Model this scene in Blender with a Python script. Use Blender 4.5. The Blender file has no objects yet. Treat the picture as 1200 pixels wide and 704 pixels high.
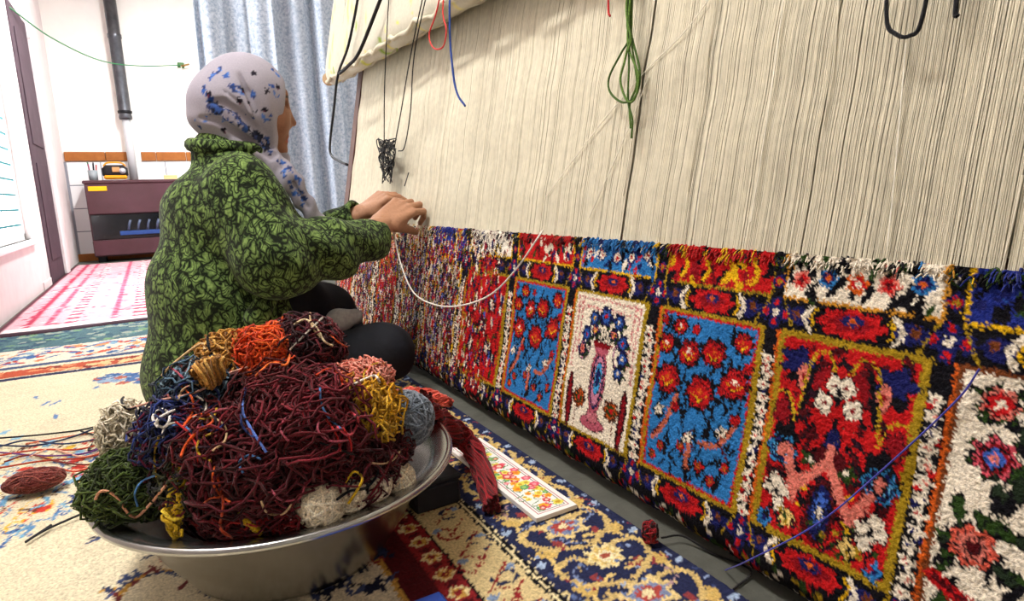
import bpy, math, random
import numpy as np
from mathutils import Matrix, Vector

random.seed(7)
rng = np.random.default_rng(11)
S = bpy.context.scene
COL = S.collection

# ------------------------------------------------------------------ camera
CAM_F, YAW, PITCH, ROLL, CAM_H = 720.0, math.radians(30), math.radians(10), math.radians(-2), 0.5
_f = np.array([math.sin(YAW)*math.cos(PITCH), math.cos(YAW)*math.cos(PITCH), -math.sin(PITCH)])
_r = np.array([math.cos(YAW), -math.sin(YAW), 0.0]); _u = np.cross(_r, _f)
CR = math.cos(ROLL)*_r + math.sin(ROLL)*_u
CU = -math.sin(ROLL)*_r + math.cos(ROLL)*_u
CC = np.array([0, 0, CAM_H])
cam_data = bpy.data.cameras.new('camera'); cam = bpy.data.objects.new('camera', cam_data); COL.objects.link(cam)
M = Matrix.Identity(4)
for i in range(3):
    M[i][0] = CR[i]; M[i][1] = CU[i]; M[i][2] = -_f[i]; M[i][3] = CC[i]
cam.matrix_world = M
cam_data.sensor_width = 36; cam_data.lens = CAM_F/1200*36; cam_data.clip_start = 0.02
S.camera = cam

# ------------------------------------------------------------------ light
S.view_settings.view_transform = 'Standard'; S.view_settings.look = 'None'
S.view_settings.gamma = 1; S.view_settings.use_curve_mapping = False
S.view_settings.exposure = 0.0
world = bpy.data.worlds.new('daylight'); S.world = world; world.use_nodes = True
bg = world.node_tree.nodes['Background']; bg.inputs[0].default_value = (0.93, 0.97, 1, 1); bg.inputs[1].default_value = 14.0      # open sky, reaches the room only through the window

def area(name, loc, rot, sx, sy, power, color):
    d = bpy.data.lights.new(name, 'AREA'); d.shape = 'RECTANGLE'; d.size = sx; d.size_y = sy; d.energy = power; d.color = color
    o = bpy.data.objects.new(name, d); COL.objects.link(o); o.location = loc; o.rotation_euler = rot
    return o
CEIL = 2.6
LAMPS = [(-0.36, 1.15), (0.45, 4.9)]
area('ceiling_lamp_near_offscreen', (LAMPS[0][0], LAMPS[0][1], CEIL-0.09), (0, 0, 0), 0.22, 1.2, 62, (1, 0.97, 0.92))
area('ceiling_lamp_far_offscreen', (LAMPS[1][0], LAMPS[1][1], CEIL-0.09), (0, 0, 0), 0.22, 1.2, 130, (1, 0.99, 0.97))
# the window opening as a portal: it emits nothing itself, it only guides the sky's own light
portal = area('window_daylight_portal', (-0.70, 3.915, 0.9725), (0, math.radians(-90), 0), 1.295, 1.33, 1, (1, 1, 1)); portal.data.cycles.is_portal = True

# ------------------------------------------------------------------ geometry helpers
def ray(x, y): return (x-600)/CAM_F*CR - (y-352)/CAM_F*CU + _f
def hit(x, y, n, k):
    n = np.asarray(n, float); d = ray(x, y); return CC + (k - n@CC)/(n@d)*d
def at(x, y, Y): return hit(x, y, (0, 1, 0), Y)
def flr(x, y, z=0.0): return hit(x, y, (0, 0, 1), z)
LEAN = math.radians(11); LN = np.array([math.cos(LEAN), 0, -math.sin(LEAN)]); LD = np.array([math.sin(LEAN), 0, math.cos(LEAN)])
LB = np.array([0.60, 0, 0.05])
def loom(x, y, off=0.0): return hit(x, y, LN, LN@LB - off)
def lp(Y, v, off=0.0):
    p = LB + v*LD - off*LN; p[1] = Y; return p

def lin(c):
    if isinstance(c, str):
        c = [int(c[i:i+2], 16)/255 for i in (0, 2, 4)]
    return [x/12.92 if x <= .04045 else ((x+.055)/1.055)**2.4 for x in c]

def mesh(name, V, F, mat, parent=None, smooth=True, col=None, tris=False):
    """one mesh object from numpy vertices (n,3) and faces ((m,k) array or list of lists)"""
    me = bpy.data.meshes.new(name)
    V = np.asarray(V, np.float32)
    if isinstance(F, np.ndarray):
        m, k = F.shape
        me.vertices.add(len(V)); me.vertices.foreach_set('co', V.ravel())
        me.loops.add(m*k); me.loops.foreach_set('vertex_index', F.astype(np.int32).ravel())
        me.polygons.add(m); me.polygons.foreach_set('loop_start', np.arange(0, m*k, k, dtype=np.int32))
        try: me.polygons.foreach_set('loop_total', np.full(m, k, np.int32))
        except Exception: pass
        me.update(calc_edges=True)
    else:
        me.from_pydata([tuple(map(float, v)) for v in V], [], [tuple(map(int, f)) for f in F])
    if smooth: me.polygons.foreach_set('use_smooth', np.ones(len(me.polygons), bool))
    if col is not None:
        a = me.color_attributes.new('Col', 'FLOAT_COLOR', 'POINT')
        c = np.ones((len(V), 4), np.float32); c[:, :3] = col
        a.data.foreach_set('color', c.ravel())
    me.materials.append(mat); me.update()
    o = bpy.data.objects.new(name, me); COL.objects.link(o)
    if parent is not None: o.parent = parent
    return o

def tag(o, label=None, cat=None, group=None, kind=None):
    if label: o['label'] = label
    if cat: o['category'] = cat
    if group: o['group'] = group
    if kind: o['kind'] = kind
    return o
def empty(name, loc, label, cat, group=None):
    o = bpy.data.objects.new(name, None); COL.objects.link(o); o.location = tuple(map(float, loc)); o.empty_display_size = .02
    return tag(o, label, cat, group)
def adopt(child, root):
    child.parent = root; child.matrix_parent_inverse = Matrix.Translation(root.location).inverted(); return child

class MB:
    """collects pieces into one mesh"""
    def __init__(s): s.V = []; s.F = []; s.n = 0; s.C = []
    def add(s, V, F, c=None):
        V = np.asarray(V, float); s.V.append(V); s.F += [[i+s.n for i in f] for f in (F.tolist() if isinstance(F, np.ndarray) else F)]; s.n += len(V)
        s.C.append(np.tile(c if c is not None else (1, 1, 1), (len(V), 1))); return s
    def box(s, lo, hi, bev=0.0, c=None):
        lo = np.array(lo, float); hi = np.array(hi, float)
        b = min(bev, *( (hi-lo)/2.01 ))
        if b <= 0:
            V = [[(lo, hi)[i][0], (lo, hi)[j][1], (lo, hi)[k][2]] for i in (0, 1) for j in (0, 1) for k in (0, 1)]
            return s.add(V, [[0, 1, 3, 2], [4, 6, 7, 5], [0, 4, 5, 1], [2, 3, 7, 6], [0, 2, 6, 4], [1, 5, 7, 3]], c)
        # chamfered box: 24 verts
        V = []; idx = {}
        for i in (0, 1):
            for j in (0, 1):
                for k in (0, 1):
                    base = np.array([(lo, hi)[i][0], (lo, hi)[j][1], (lo, hi)[k][2]]); sg = np.array([1-2*i, 1-2*j, 1-2*k])
                    for a in range(3):
                        v = base + sg*b; v[a] = base[a]; idx[i, j, k, a] = len(V); V.append(v)
        F = []
        for a in range(3):
            o1, o2 = [q for q in range(3) if q != a]
            for e in (0, 1):
                q = []
                for (p, r) in ((0, 0), (1, 0), (1, 1), (0, 1)):
                    t = [0, 0, 0]; t[a] = e; t[o1] = p; t[o2] = r; q.append(idx[t[0], t[1], t[2], a])
                F.append(q)
            for p in (0, 1):
                for r in (0, 1):
                    t0 = [0, 0, 0]; t0[o1] = p; t0[o2] = r; t1 = list(t0); t1[a] = 1
                    F.append([idx[(*t0, o1)], idx[(*t0, o2)], idx[(*t1, o2)], idx[(*t1, o1)]])
        for i in (0, 1):
            for j in (0, 1):
                for k in (0, 1): F.append([idx[i, j, k, 0], idx[i, j, k, 1], idx[i, j, k, 2]])
        return s.add(V, F, c)
    def tube(s, P, r, sides=8, c=None):
        V, F = tubes(np.asarray(P, float)[None], r, sides, caps=True); return s.add(V, F, c)
    def build(s, name, mat, parent=None, smooth=False, col=False):
        o = mesh(name, np.concatenate(s.V), s.F, mat, parent, smooth, np.concatenate(s.C) if col else None)
        import bmesh
        b = bmesh.new(); b.from_mesh(o.data); bmesh.ops.recalc_face_normals(b, faces=b.faces); b.to_mesh(o.data); b.free()
        return o

def tubes(P, r, sides=5, caps=False):
    """P: (S,N,3) batch of polylines -> verts, faces"""
    Sn, N, _ = P.shape
    T = np.gradient(P, axis=1); T /= np.linalg.norm(T, axis=2, keepdims=True)+1e-12
    n0 = np.cross(T[:, 0], np.array([0.31, 0.52, 0.79])); n0 /= np.linalg.norm(n0, axis=1, keepdims=True)+1e-12
    Nn = np.zeros_like(P); Nn[:, 0] = n0
    for i in range(1, N):
        v = Nn[:, i-1] - (Nn[:, i-1]*T[:, i]).sum(1, keepdims=True)*T[:, i]
        Nn[:, i] = v/(np.linalg.norm(v, axis=1, keepdims=True)+1e-12)
    B = np.cross(T, Nn)
    a = np.arange(sides)/sides*2*np.pi
    rr = np.asarray(r, float)
    if rr.ndim == 0: rr = np.full((Sn, N), float(rr))
    elif rr.ndim == 1: rr = np.tile(rr, (Sn, 1)) if len(rr) == N else np.tile(rr[:, None], (1, N))
    ring = P[:, :, None] + rr[:, :, None, None]*(np.cos(a)[:, None]*Nn[:, :, None] + np.sin(a)[:, None]*B[:, :, None])
    V = ring.reshape(-1, 3)
    s, i, j = np.meshgrid(np.arange(Sn), np.arange(N-1), np.arange(sides), indexing='ij')
    b0 = (s*N+i)*sides; b1 = (s*N+i+1)*sides; j2 = (j+1) % sides
    F = np.stack([b0+j, b0+j2, b1+j2, b1+j], -1).reshape(-1, 4)
    if caps:
        F = F.tolist()
        for q in range(Sn):
            F.append([(q*N)*sides+k for k in range(sides)][::-1]); F.append([(q*N+N-1)*sides+k for k in range(sides)])
    return V, F

def spline(P, n=40):
    P = np.asarray(P, float)
    if len(P) < 3: return P[0]+(P[-1]-P[0])*np.linspace(0, 1, n)[:, None]
    Q = np.vstack([2*P[0]-P[1], P, 2*P[-1]-P[-2]]); t = np.linspace(0, len(P)-1-1e-6, n); i = t.astype(int); f = (t-i)[:, None]
    a, b, c, d = Q[i], Q[i+1], Q[i+2], Q[i+3]
    return .5*((2*b)+(-a+c)*f+(2*a-5*b+4*c-d)*f**2+(-a+3*b-3*c+d)*f**3)

def lathe(prof, seg=48, cen=(0, 0)):
    prof = np.asarray(prof, float); n = len(prof); a = np.arange(seg)/seg*2*np.pi
    V = np.stack([cen[0]+prof[:, 0, None]*np.cos(a), cen[1]+prof[:, 0, None]*np.sin(a), np.repeat(prof[:, 1, None], seg, 1)], -1).reshape(-1, 3)
    i, j = np.meshgrid(np.arange(n-1), np.arange(seg), indexing='ij'); j2 = (j+1) % seg
    return V, np.stack([i*seg+j, i*seg+j2, (i+1)*seg+j2, (i+1)*seg+j], -1).reshape(-1, 4)

# ------------------------------------------------------------------ materials
def mat(name, color, rough=.8, metal=0.0, spec=.3, noise=None, bump=None, sheen=0.0):
    """noise=(scale, amount, color2)  bump=(scale, strength)"""
    m = bpy.data.materials.new(name); m.use_nodes = True; nt = m.node_tree; b = nt.nodes['Principled BSDF']
    c = (*lin(color), 1)
    b.inputs['Base Color'].default_value = c; b.inputs['Roughness'].default_value = rough; b.inputs['Metallic'].default_value = metal
    b.inputs['Specular IOR Level'].default_value = spec
    if sheen: b.inputs['Sheen Weight'].default_value = sheen
    tc = nt.nodes.new('ShaderNodeTexCoord')
    if noise:
        n = nt.nodes.new('ShaderNodeTexNoise'); n.inputs['Scale'].default_value = noise[0]; n.inputs['Detail'].default_value = 6; n.inputs['Roughness'].default_value = .65
        nt.links.new(tc.outputs['Object'], n.inputs['Vector'])
        r = nt.nodes.new('ShaderNodeValToRGB'); r.color_ramp.elements[0].position = .5-noise[1]/2; r.color_ramp.elements[1].position = .5+noise[1]/2
        r.color_ramp.elements[0].color = c; r.color_ramp.elements[1].color = (*lin(noise[2]), 1)
        nt.links.new(n.outputs['Fac'], r.inputs[0]); nt.links.new(r.outputs[0], b.inputs['Base Color'])
    if bump:
        n2 = nt.nodes.new('ShaderNodeTexNoise'); n2.inputs['Scale'].default_value = bump[0]; n2.inputs['Detail'].default_value = 4
        nt.links.new(tc.outputs['Object'], n2.inputs['Vector'])
        bp = nt.nodes.new('ShaderNodeBump'); bp.inputs['Strength'].default_value = bump[1]; bp.inputs['Distance'].default_value = .01
        nt.links.new(n2.outputs['Fac'], bp.inputs['Height']); nt.links.new(bp.outputs[0], b.inputs['Normal'])
    return m
def attr_mat(name, rough=.9, spec=.15, nscale=400, namt=.35, bump=.3, sheen=0.0):
    """colour from the woven / dyed colour attribute, with fine fibre variation"""
    m = bpy.data.materials.new(name); m.use_nodes = True; nt = m.node_tree; b = nt.nodes['Principled BSDF']
    b.inputs['Roughness'].default_value = rough; b.inputs['Specular IOR Level'].default_value = spec
    if sheen: b.inputs['Sheen Weight'].default_value = sheen
    a = nt.nodes.new('ShaderNodeVertexColor'); a.layer_name = 'Col'
    tc = nt.nodes.new('ShaderNodeTexCoord'); n = nt.nodes.new('ShaderNodeTexNoise'); n.inputs['Scale'].default_value = nscale; n.inputs['Detail'].default_value = 3
    nt.links.new(tc.outputs['Object'], n.inputs['Vector'])
    mr = nt.nodes.new('ShaderNodeMapRange'); mr.inputs['From Min'].default_value = .3; mr.inputs['From Max'].default_value = .7
    mr.inputs['To Min'].default_value = 1-namt; mr.inputs['To Max'].default_value = 1+namt
    nt.links.new(n.outputs['Fac'], mr.inputs['Value'])
    v = nt.nodes.new('ShaderNodeVectorMath'); v.operation = 'SCALE'
    nt.links.new(a.outputs['Color'], v.inputs[0]); nt.links.new(mr.outputs[0], v.inputs['Scale']); nt.links.new(v.outputs[0], b.inputs['Base Color'])
    if bump:
        bp = nt.nodes.new('ShaderNodeBump'); bp.inputs['Strength'].default_value = bump; bp.inputs['Distance'].default_value = .004
        nt.links.new(n.outputs['Fac'], bp.inputs['Height']); nt.links.new(bp.outputs[0], b.inputs['Normal'])
    return m

WOOL = attr_mat('dyed_wool', nscale=500, namt=.4, bump=.5, sheen=.15)
PILE = attr_mat('carpet_pile', nscale=350, namt=.3, bump=.6)
RUGM = attr_mat('rug_pile', nscale=260, namt=.28, bump=.4)
WARP = attr_mat('cotton_warp', rough=.8, nscale=60, namt=.08, bump=0)
PLASTER = mat('white_plaster', 'f2efe8', .9, noise=(3, .6, 'e6e2dc'), bump=(30, .05))
PLASTER2 = mat('greyish_plaster', 'e2d9d8', .9, noise=(5, .5, 'd3c8c8'), bump=(20, .1))
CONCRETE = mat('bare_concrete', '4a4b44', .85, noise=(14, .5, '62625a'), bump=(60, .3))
WOODTRIM = mat('orange_wood', 'a8672a', .6, noise=(25, .6, '8a4d1a'))
TILE = mat('white_tile', 'ededee', .25, spec=.5)
GROUT = mat('dark_grout', '8d8f98', .9)
METAL = mat('dull_aluminium', 'c6c9ce', .27, metal=1.0, noise=(9, .7, '9c9a94'), bump=(18, .05))
BLACKM = mat('black_iron', '15151a', .5, metal=.3)
RUST = mat('brown_painted_steel', '6b4a3e', .6, noise=(12, .5, '4a3028'))

# ------------------------------------------------------------------ room shell
XL, XR, YF, YB = -0.615, 1.75, 6.95, -1.6
def struct(name, mb, m, parent=None):
    o = mb.build(name, m, parent)
    if parent is None: o['kind'] = 'structure'
    return o
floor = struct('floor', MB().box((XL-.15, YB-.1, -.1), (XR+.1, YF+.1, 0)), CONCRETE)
struct('ceiling', MB().box((XL-.1, YB-.1, CEIL), (XR+.1, YF+.1, CEIL+.1)), PLASTER)
struct('wall_back', MB().box((XL-.1, YB-.1, 0), (XR+.1, YB, CEIL)), PLASTER)
struct('wall_right', MB().box((XR, YB, 0), (XR+.1, YF, CEIL)), PLASTER)
wall_far = struct('wall_far', MB().box((XL-.1, YF, 0), (XR+.1, YF+.1, CEIL)), PLASTER)
# left wall with the window opening and the recessed door
WY0, WY1, WZ0, WZ1 = 3.25, 4.58, .325, 1.62
DY0, DY1, DZ = 5.04, 5.74, 1.80
wl = MB()
wl.box((XL-.1, YB, 0), (XL, WY0, CEIL)).box((XL-.1, WY0, 0), (XL, WY1, WZ0)).box((XL-.1, WY0, WZ1), (XL, WY1, CEIL))
wl.box((XL-.1, WY1, 0), (XL, DY0, CEIL)).box((XL-.1, DY0, DZ), (XL, DY1, CEIL)).box((XL-.1, DY1, 0), (XL, YF, CEIL))
struct('wall_left', wl, PLASTER2)
win = bpy.data.objects.new('window_1', None); COL.objects.link(win); win['kind'] = 'structure'
WHITEP = mat('white_paint', 'f0f0f0', .5); TEALP = mat('teal_bar_paint', '2f7f86', .5)
fr = MB(); t = .035
fr.box((XL-.075, WY0, WZ0), (XL-.03, WY0+t, WZ1)).box((XL-.075, WY1-t, WZ0), (XL-.03, WY1, WZ1))
fr.box((XL-.075, WY0, WZ0), (XL-.03, WY1, WZ0+t)).box((XL-.075, WY0, WZ1-t), (XL-.03, WY1, WZ1))
fr.build('window_frame', WHITEP, win)
GLASS = bpy.data.materials.new('window_glass'); GLASS.use_nodes = True
nt = GLASS.node_tree; nt.nodes.clear(); out = nt.nodes.new('ShaderNodeOutputMaterial'); mx = nt.nodes.new('ShaderNodeMixShader'); tr = nt.nodes.new('ShaderNodeBsdfTransparent'); gl = nt.nodes.new('ShaderNodeBsdfGlossy')
gl.inputs['Roughness'].default_value = .02; mx.inputs[0].default_value = .06
nt.links.new(tr.outputs[0], mx.inputs[1]); nt.links.new(gl.outputs[0], mx.inputs[2]); nt.links.new(mx.outputs[0], out.inputs[0])
MB().box((XL-.056, WY0+t, WZ0+t), (XL-.052, WY1-t, WZ1-t)).build('pane', GLASS, win)
for k in range(14):
    z = WZ0+.08+k*.085
    MB().box((XL-.046, WY0+t, z), (XL-.036, WY1-t, z+.012)).build('window_bar', TEALP, win)
MB().box((XL-.03, WY0-.02, WZ0-.03), (XL+.025, WY1+.02, WZ0), .006).build('window_sill', WHITEP, win)
# dark door in its recess
DOORM = mat('dark_mauve_door', '4c3a44', .7, noise=(8, .5, '392a34'))
dr = bpy.data.objects.new('door_1', None); COL.objects.link(dr); dr['kind'] = 'structure'
MB().box((XL-.09, DY0, 0.0), (XL+.008, DY1, DZ), .004).build('door_leaf', DOORM, dr)
for z0, z1 in ((.15, .8), (.92, 1.65)):
    MB().box((XL+.008, DY0+.12, z0), (XL+.014, DY1-.12, z1), .003).build('door_panel', DOORM, dr)
tm = MB(); tm.box((XL, DY1, 0), (XL+.03, DY1+.16, CEIL-.02), .008)
struct('trim_1', tm, mat('pale_pilaster', 'd9d4d4', .85))
tm = MB(); tm.box((XL, WY1+.12, 0), (XL+.006, DY0-.01, .05), .002); struct('baseboard_left', tm, PLASTER2)
# tiled dado on the far wall
tw, th = .262, .21
for i in range(9):
    for j in range(4):
        x0 = XL+.02+i*tw; z0 = .07+j*th
        if x0+tw > XR: continue
        if i == j == 0:
            t0 = MB().box((0, 0, 0), (tw-.008, .012, th-.008), .002).build('tile', TILE, wall_far)
            o = t0
        else:
            o = t0.copy(); COL.objects.link(o)
        o.location = (x0, YF-.012, z0)
gb = MB().box((XL, YF-.005, 0), (XR, YF, .905)); struct('trim_2', gb, GROUT)
bb = MB().box((XL, YF-.02, 0), (XR, YF-.004, .07), .003); struct('baseboard_far', bb, WOODTRIM)
xs = [XL+.01, -.29, -.10, -.005, .12, .375, .42, .74, 1.06, 1.38, 1.70]
for a, b in zip(xs[:-1], xs[1:]):
    if (a, b) == (-.10, -.005): continue
    o = MB().box((a+.002, YF-.022, .912), (b-.002, YF, .995), .004).build('wood_strip', WOODTRIM, wall_far)

# ------------------------------------------------------------------ ceiling lamps (out of the frame, the room's own light)
TUBE = mat('lamp_tube_glass', 'f4f4f2', .3)
for k, (lx, ly) in enumerate(LAMPS):
    e = empty('ceiling_lamp', (lx, ly, CEIL), ['white ceiling tube lamp above the basin of yarn', 'white ceiling tube lamp near the gas heater'][k], 'lamp')
    adopt(MB().box((lx-.09, ly-.62, CEIL-.05), (lx+.09, ly+.62, CEIL), .008).build('lamp_housing', WHITEP), e)
    for s in (-.05, .05):
        adopt(MB().tube([(lx+s, ly-.58, CEIL-.068), (lx+s, ly+.58, CEIL-.068)], .014, 10).build('lamp_tube', TUBE, smooth=True), e)

# ------------------------------------------------------------------ raster canvas for woven designs (1 cell = res metres)
class Canvas:
    def __init__(s, x0, y0, x1, y1, res, bgc):
        s.x0, s.y0, s.res = x0, y0, res; s.w = int(round((x1-x0)/res))+1; s.h = int(round((y1-y0)/res))+1
        s.A = np.tile(np.array(lin(bgc), np.float32), (s.h, s.w, 1))
    def _win(s, a, b, c, d):
        i0 = max(0, int((a-s.x0)/s.res)-1); i1 = min(s.w, int((c-s.x0)/s.res)+2); j0 = max(0, int((b-s.y0)/s.res)-1); j1 = min(s.h, int((d-s.y0)/s.res)+2)
        if i1 <= i0 or j1 <= j0: return None
        X, Y = np.meshgrid(s.x0+np.arange(i0, i1)*s.res, s.y0+np.arange(j0, j1)*s.res)
        return (slice(j0, j1), slice(i0, i1)), X, Y
    def rect(s, a, b, c, d, col):
        a, c = min(a, c), max(a, c); b, d = min(b, d), max(b, d)
        w = s._win(a, b, c, d)
        if w: s.A[w[0]][(w[1] >= a) & (w[1] <= c) & (w[2] >= b) & (w[2] <= d)] = lin(col)
    def frame(s, a, b, c, d, t, col):
        a, c = min(a, c), max(a, c); b, d = min(b, d), max(b, d)
        s.rect(a, b, c, b+t, col); s.rect(a, d-t, c, d, col); s.rect(a, b, a+t, d, col); s.rect(c-t, b, c, d, col)
    def ell(s, x, y, rx, ry, col, rot=0, wob=0.0, lobes=0):
        if getattr(s, 'ol', 0) and max(rx, ry) > .0055 and col != BLK:
            o, s.ol = s.ol, 0; s.ell(x, y, rx+o, ry+o, BLK, rot, wob, lobes); s.ol = o
        R = max(rx, ry)*(1+wob); w = s._win(x-R, y-R, x+R, y+R)
        if not w: return
        dx, dy = w[1]-x, w[2]-y; c, n = math.cos(rot), math.sin(rot); u = (dx*c+dy*n)/rx; v = (-dx*n+dy*c)/ry
        r = np.hypot(u, v); lim = 1+(wob*np.cos(lobes*np.arctan2(v, u)) if lobes else 0)
        s.A[w[0]][r <= lim] = lin(col)
    def line(s, P, t, col):
        P = np.asarray(P, float)
        for (ax, ay), (bx, by) in zip(P[:-1], P[1:]):
            w = s._win(min(ax, bx)-t, min(ay, by)-t, max(ax, bx)+t, max(ay, by)+t)
            if not w: continue
            dx, dy = bx-ax, by-ay; q = np.clip(((w[1]-ax)*dx+(w[2]-ay)*dy)/(dx*dx+dy*dy+1e-12), 0, 1)
            s.A[w[0]][np.hypot(w[1]-ax-q*dx, w[2]-ay-q*dy) <= t/2] = lin(col)
    def curve(s, P, t, col, n=24): s.line(spline(P, n), t, col)
    def poly(s, P, col):
        P = np.asarray(P, float); w = s._win(*P.min(0), *P.max(0))
        if not w: return
        ins = np.zeros(w[1].shape, bool); n = len(P)
        for i in range(n):
            (ax, ay), (bx, by) = P[i], P[(i+1) % n]
            if ay == by: continue
            ins ^= ((ay > w[2]) != (by > w[2])) & (w[1] < (bx-ax)*(w[2]-ay)/(by-ay)+ax)
        s.A[w[0]][ins] = lin(col)
    def flower(s, x, y, r, cols, lobes=6, rot=0):
        for k, c in enumerate(cols):
            q = r*(1-k/len(cols)); s.ell(x, y, q, q, c, rot, .14 if k < len(cols)-1 else 0, lobes)
    def sample(s, X, Y):
        i = np.clip(((X-s.x0)/s.res+.5).astype(int), 0, s.w-1); j = np.clip(((Y-s.y0)/s.res+.5).astype(int), 0, s.h-1); return s.A[j, i]

BLK, NAVY, BLUE, RED, CRIM, YEL, MUS, CRM, PINK, GRN, ORG, MAR, BRN = '0d0b12', '181c58', '2b74b4', 'b9161a', '860d18', 'd9ab14', 'a0831a', 'ece0cc', 'd9786a', '2a4218', 'cc5a18', '500a12', '703a1a'

# ------------------------------------------------------------------ carpet on the loom.  design coords: x = -Y (left to right), y = v
FELL, CARPET_Y0, CARPET_Y1 = .372, .06, 2.50
cv = Canvas(-CARPET_Y1, -.07, -CARPET_Y0, FELL+.01, .001, BLK)
def cp(x, y):
    p = loom(x, y); return (-p[1], (p[2]-LB[2])/math.cos(LEAN))
def rnd(a, b): return random.uniform(a, b)
def speck(x0, y0, x1, y1, n, cols, r0=.002, r1=.005):
    for _ in range(n):
        q = rnd(r0, r1); cv.ell(rnd(x0, x1), rnd(y0, y1), q, q*rnd(.5, 1), random.choice(cols), rnd(0, 3))
# column boundaries (left, right) in -Y
PANELS = {'A': (-1.56, -1.365), 'B': (-1.328, -1.138), 'C': (-1.105, -.918), 'D': (-.888, -.705), 'E': (-.672, -.496), 'F': (-.470, -.303), 'G': (-.275, -.095)}
far = [(-1.56-.228*k-.19, -1.56-.228*k-.03) for k in range(5)]
cols_x = sorted(list(PANELS.values())+[(a, b) for a, b in far])
V0, V1, VU = .033, .279, .316
# ground between panels
for (a, b), (c, d) in zip(cols_x[:-1], cols_x[1:]):
    # vertical strip of small white flowers on dark ground, with ochre guard lines
    cv.rect(b, V0, c, V1, BLK)
    m = (b+c)/2; w = c-b
    cv.rect(b, V0, b+.004, V1, MUS); cv.rect(c-.004, V0, c, V1, ORG)
    y = V0+.008
    while y < V1-.03:
        cv.ell(m+rnd(-.002, .002), y, w*.27, .0068, CRM, 0, .35, 5)
        cv.ell(m+rnd(-.003, .003), y, .0026, .0022, random.choice([RED, NAVY, RED, PINK])); cv.ell(m+rnd(-.007, .007), y+.009, .004, .0028, random.choice([RED, BLK, NAVY]))
        y += .0165
    cv.rect(b+.004, V1-.034, c-.004, V1, BLK)
for v0, v1 in ((V1, VU), (-.003, V0-.001)):
    vm = (v0+v1)/2; h = v1-v0
    cv.rect(-CARPET_Y1, v0, -CARPET_Y0, v1, BLK)
    for (a, b) in cols_x:
        m = (a+b)/2
        for sgn in (-1, 1):
            cv.ell(m+sgn*.062, vm, .014, h*.3, NAVY); cv.ell(m+sgn*.067, vm+.003, .005, .005, BRN)
            cv.curve([(m+sgn*.048, vm-h*.38), (m+sgn*.055, vm), (m+sgn*.046, vm+h*.38)], .0055, CRM)
            cv.curve([(m+sgn*.042, vm-h*.3), (m+sgn*.047, vm), (m+sgn*.041, vm+h*.3)], .003, YEL)
        cv.ell(m, vm, .037, h*.42, RED, 0, .12, 8); cv.ell(m, vm+.001, .024, h*.26, CRIM, 0, .1, 6); cv.ell(m, vm+.004, .013, .0065, NAVY); cv.ell(m, vm+.004, .005, .003, ORG)
    for (a, b), (c, d) in zip(cols_x[:-1], cols_x[1:]):
        m = (b+c)/2
        for sx in (-1, 1):
            cv.ell(m+sx*.0145, vm, .011, .009, NAVY, 0, .2, 5); cv.ell(m, vm+sx*.0125, .0085, .0085, NAVY)
            cv.ell(m+sx*.015, vm, .0042, .005, RED); cv.ell(m, vm+sx*.013, .0035, .004, RED)
            cv.line([(m+sx*.028, vm-h*.5), (m+sx*.010, vm+h*.5)], .002, MUS)
        cv.ell(m, vm, .0052, .0052, CRM); cv.ell(m, vm, .0022, .0022, NAVY)
cv.rect(-CARPET_Y1, -.07, -CARPET_Y0, -.003, BLK)
for k in range(60): speck(-CARPET_Y1, -.06, -CARPET_Y0, -.006, 20, [RED, NAVY, CRM, MUS, GRN], .003, .007)
def pan(key, ground, line, v0=V0, v1=V1, t=.0045):
    a, b = key if isinstance(key, tuple) else PANELS[key]
    cv.rect(a, v0, b, v1, ground); cv.frame(a, v0, b, v1, t, line); return a, b
def rose(x, y, r):
    cv.ell(x, y, r*1.15, r*1.1, CRIM, 0, .1, 6); cv.ell(x, y, r, r*.95, RED, .4, .08, 7)
    cv.curve([(x-r*.6, y-r*.1), (x, y-r*.55), (x+r*.6, y-r*.1)], r*.16, YEL); cv.curve([(x-r*.75, y+r*.3), (x, y+r*.75), (x+r*.75, y+r*.3)], r*.16, MAR)
    cv.curve([(x-r*.4, y-r*.35), (x, y-r*.75), (x+r*.45, y-r*.35)], r*.14, MAR)
    cv.poly([(x-r*.28, y), (x, y+r*.45), (x+r*.3, y), (x, y-r*.1)], CRM if rnd(0, 1) < .6 else ORG)
def leaf(x, y, l, w, a, c):
    cv.ell(x, y, l, w, c, a)

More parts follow.
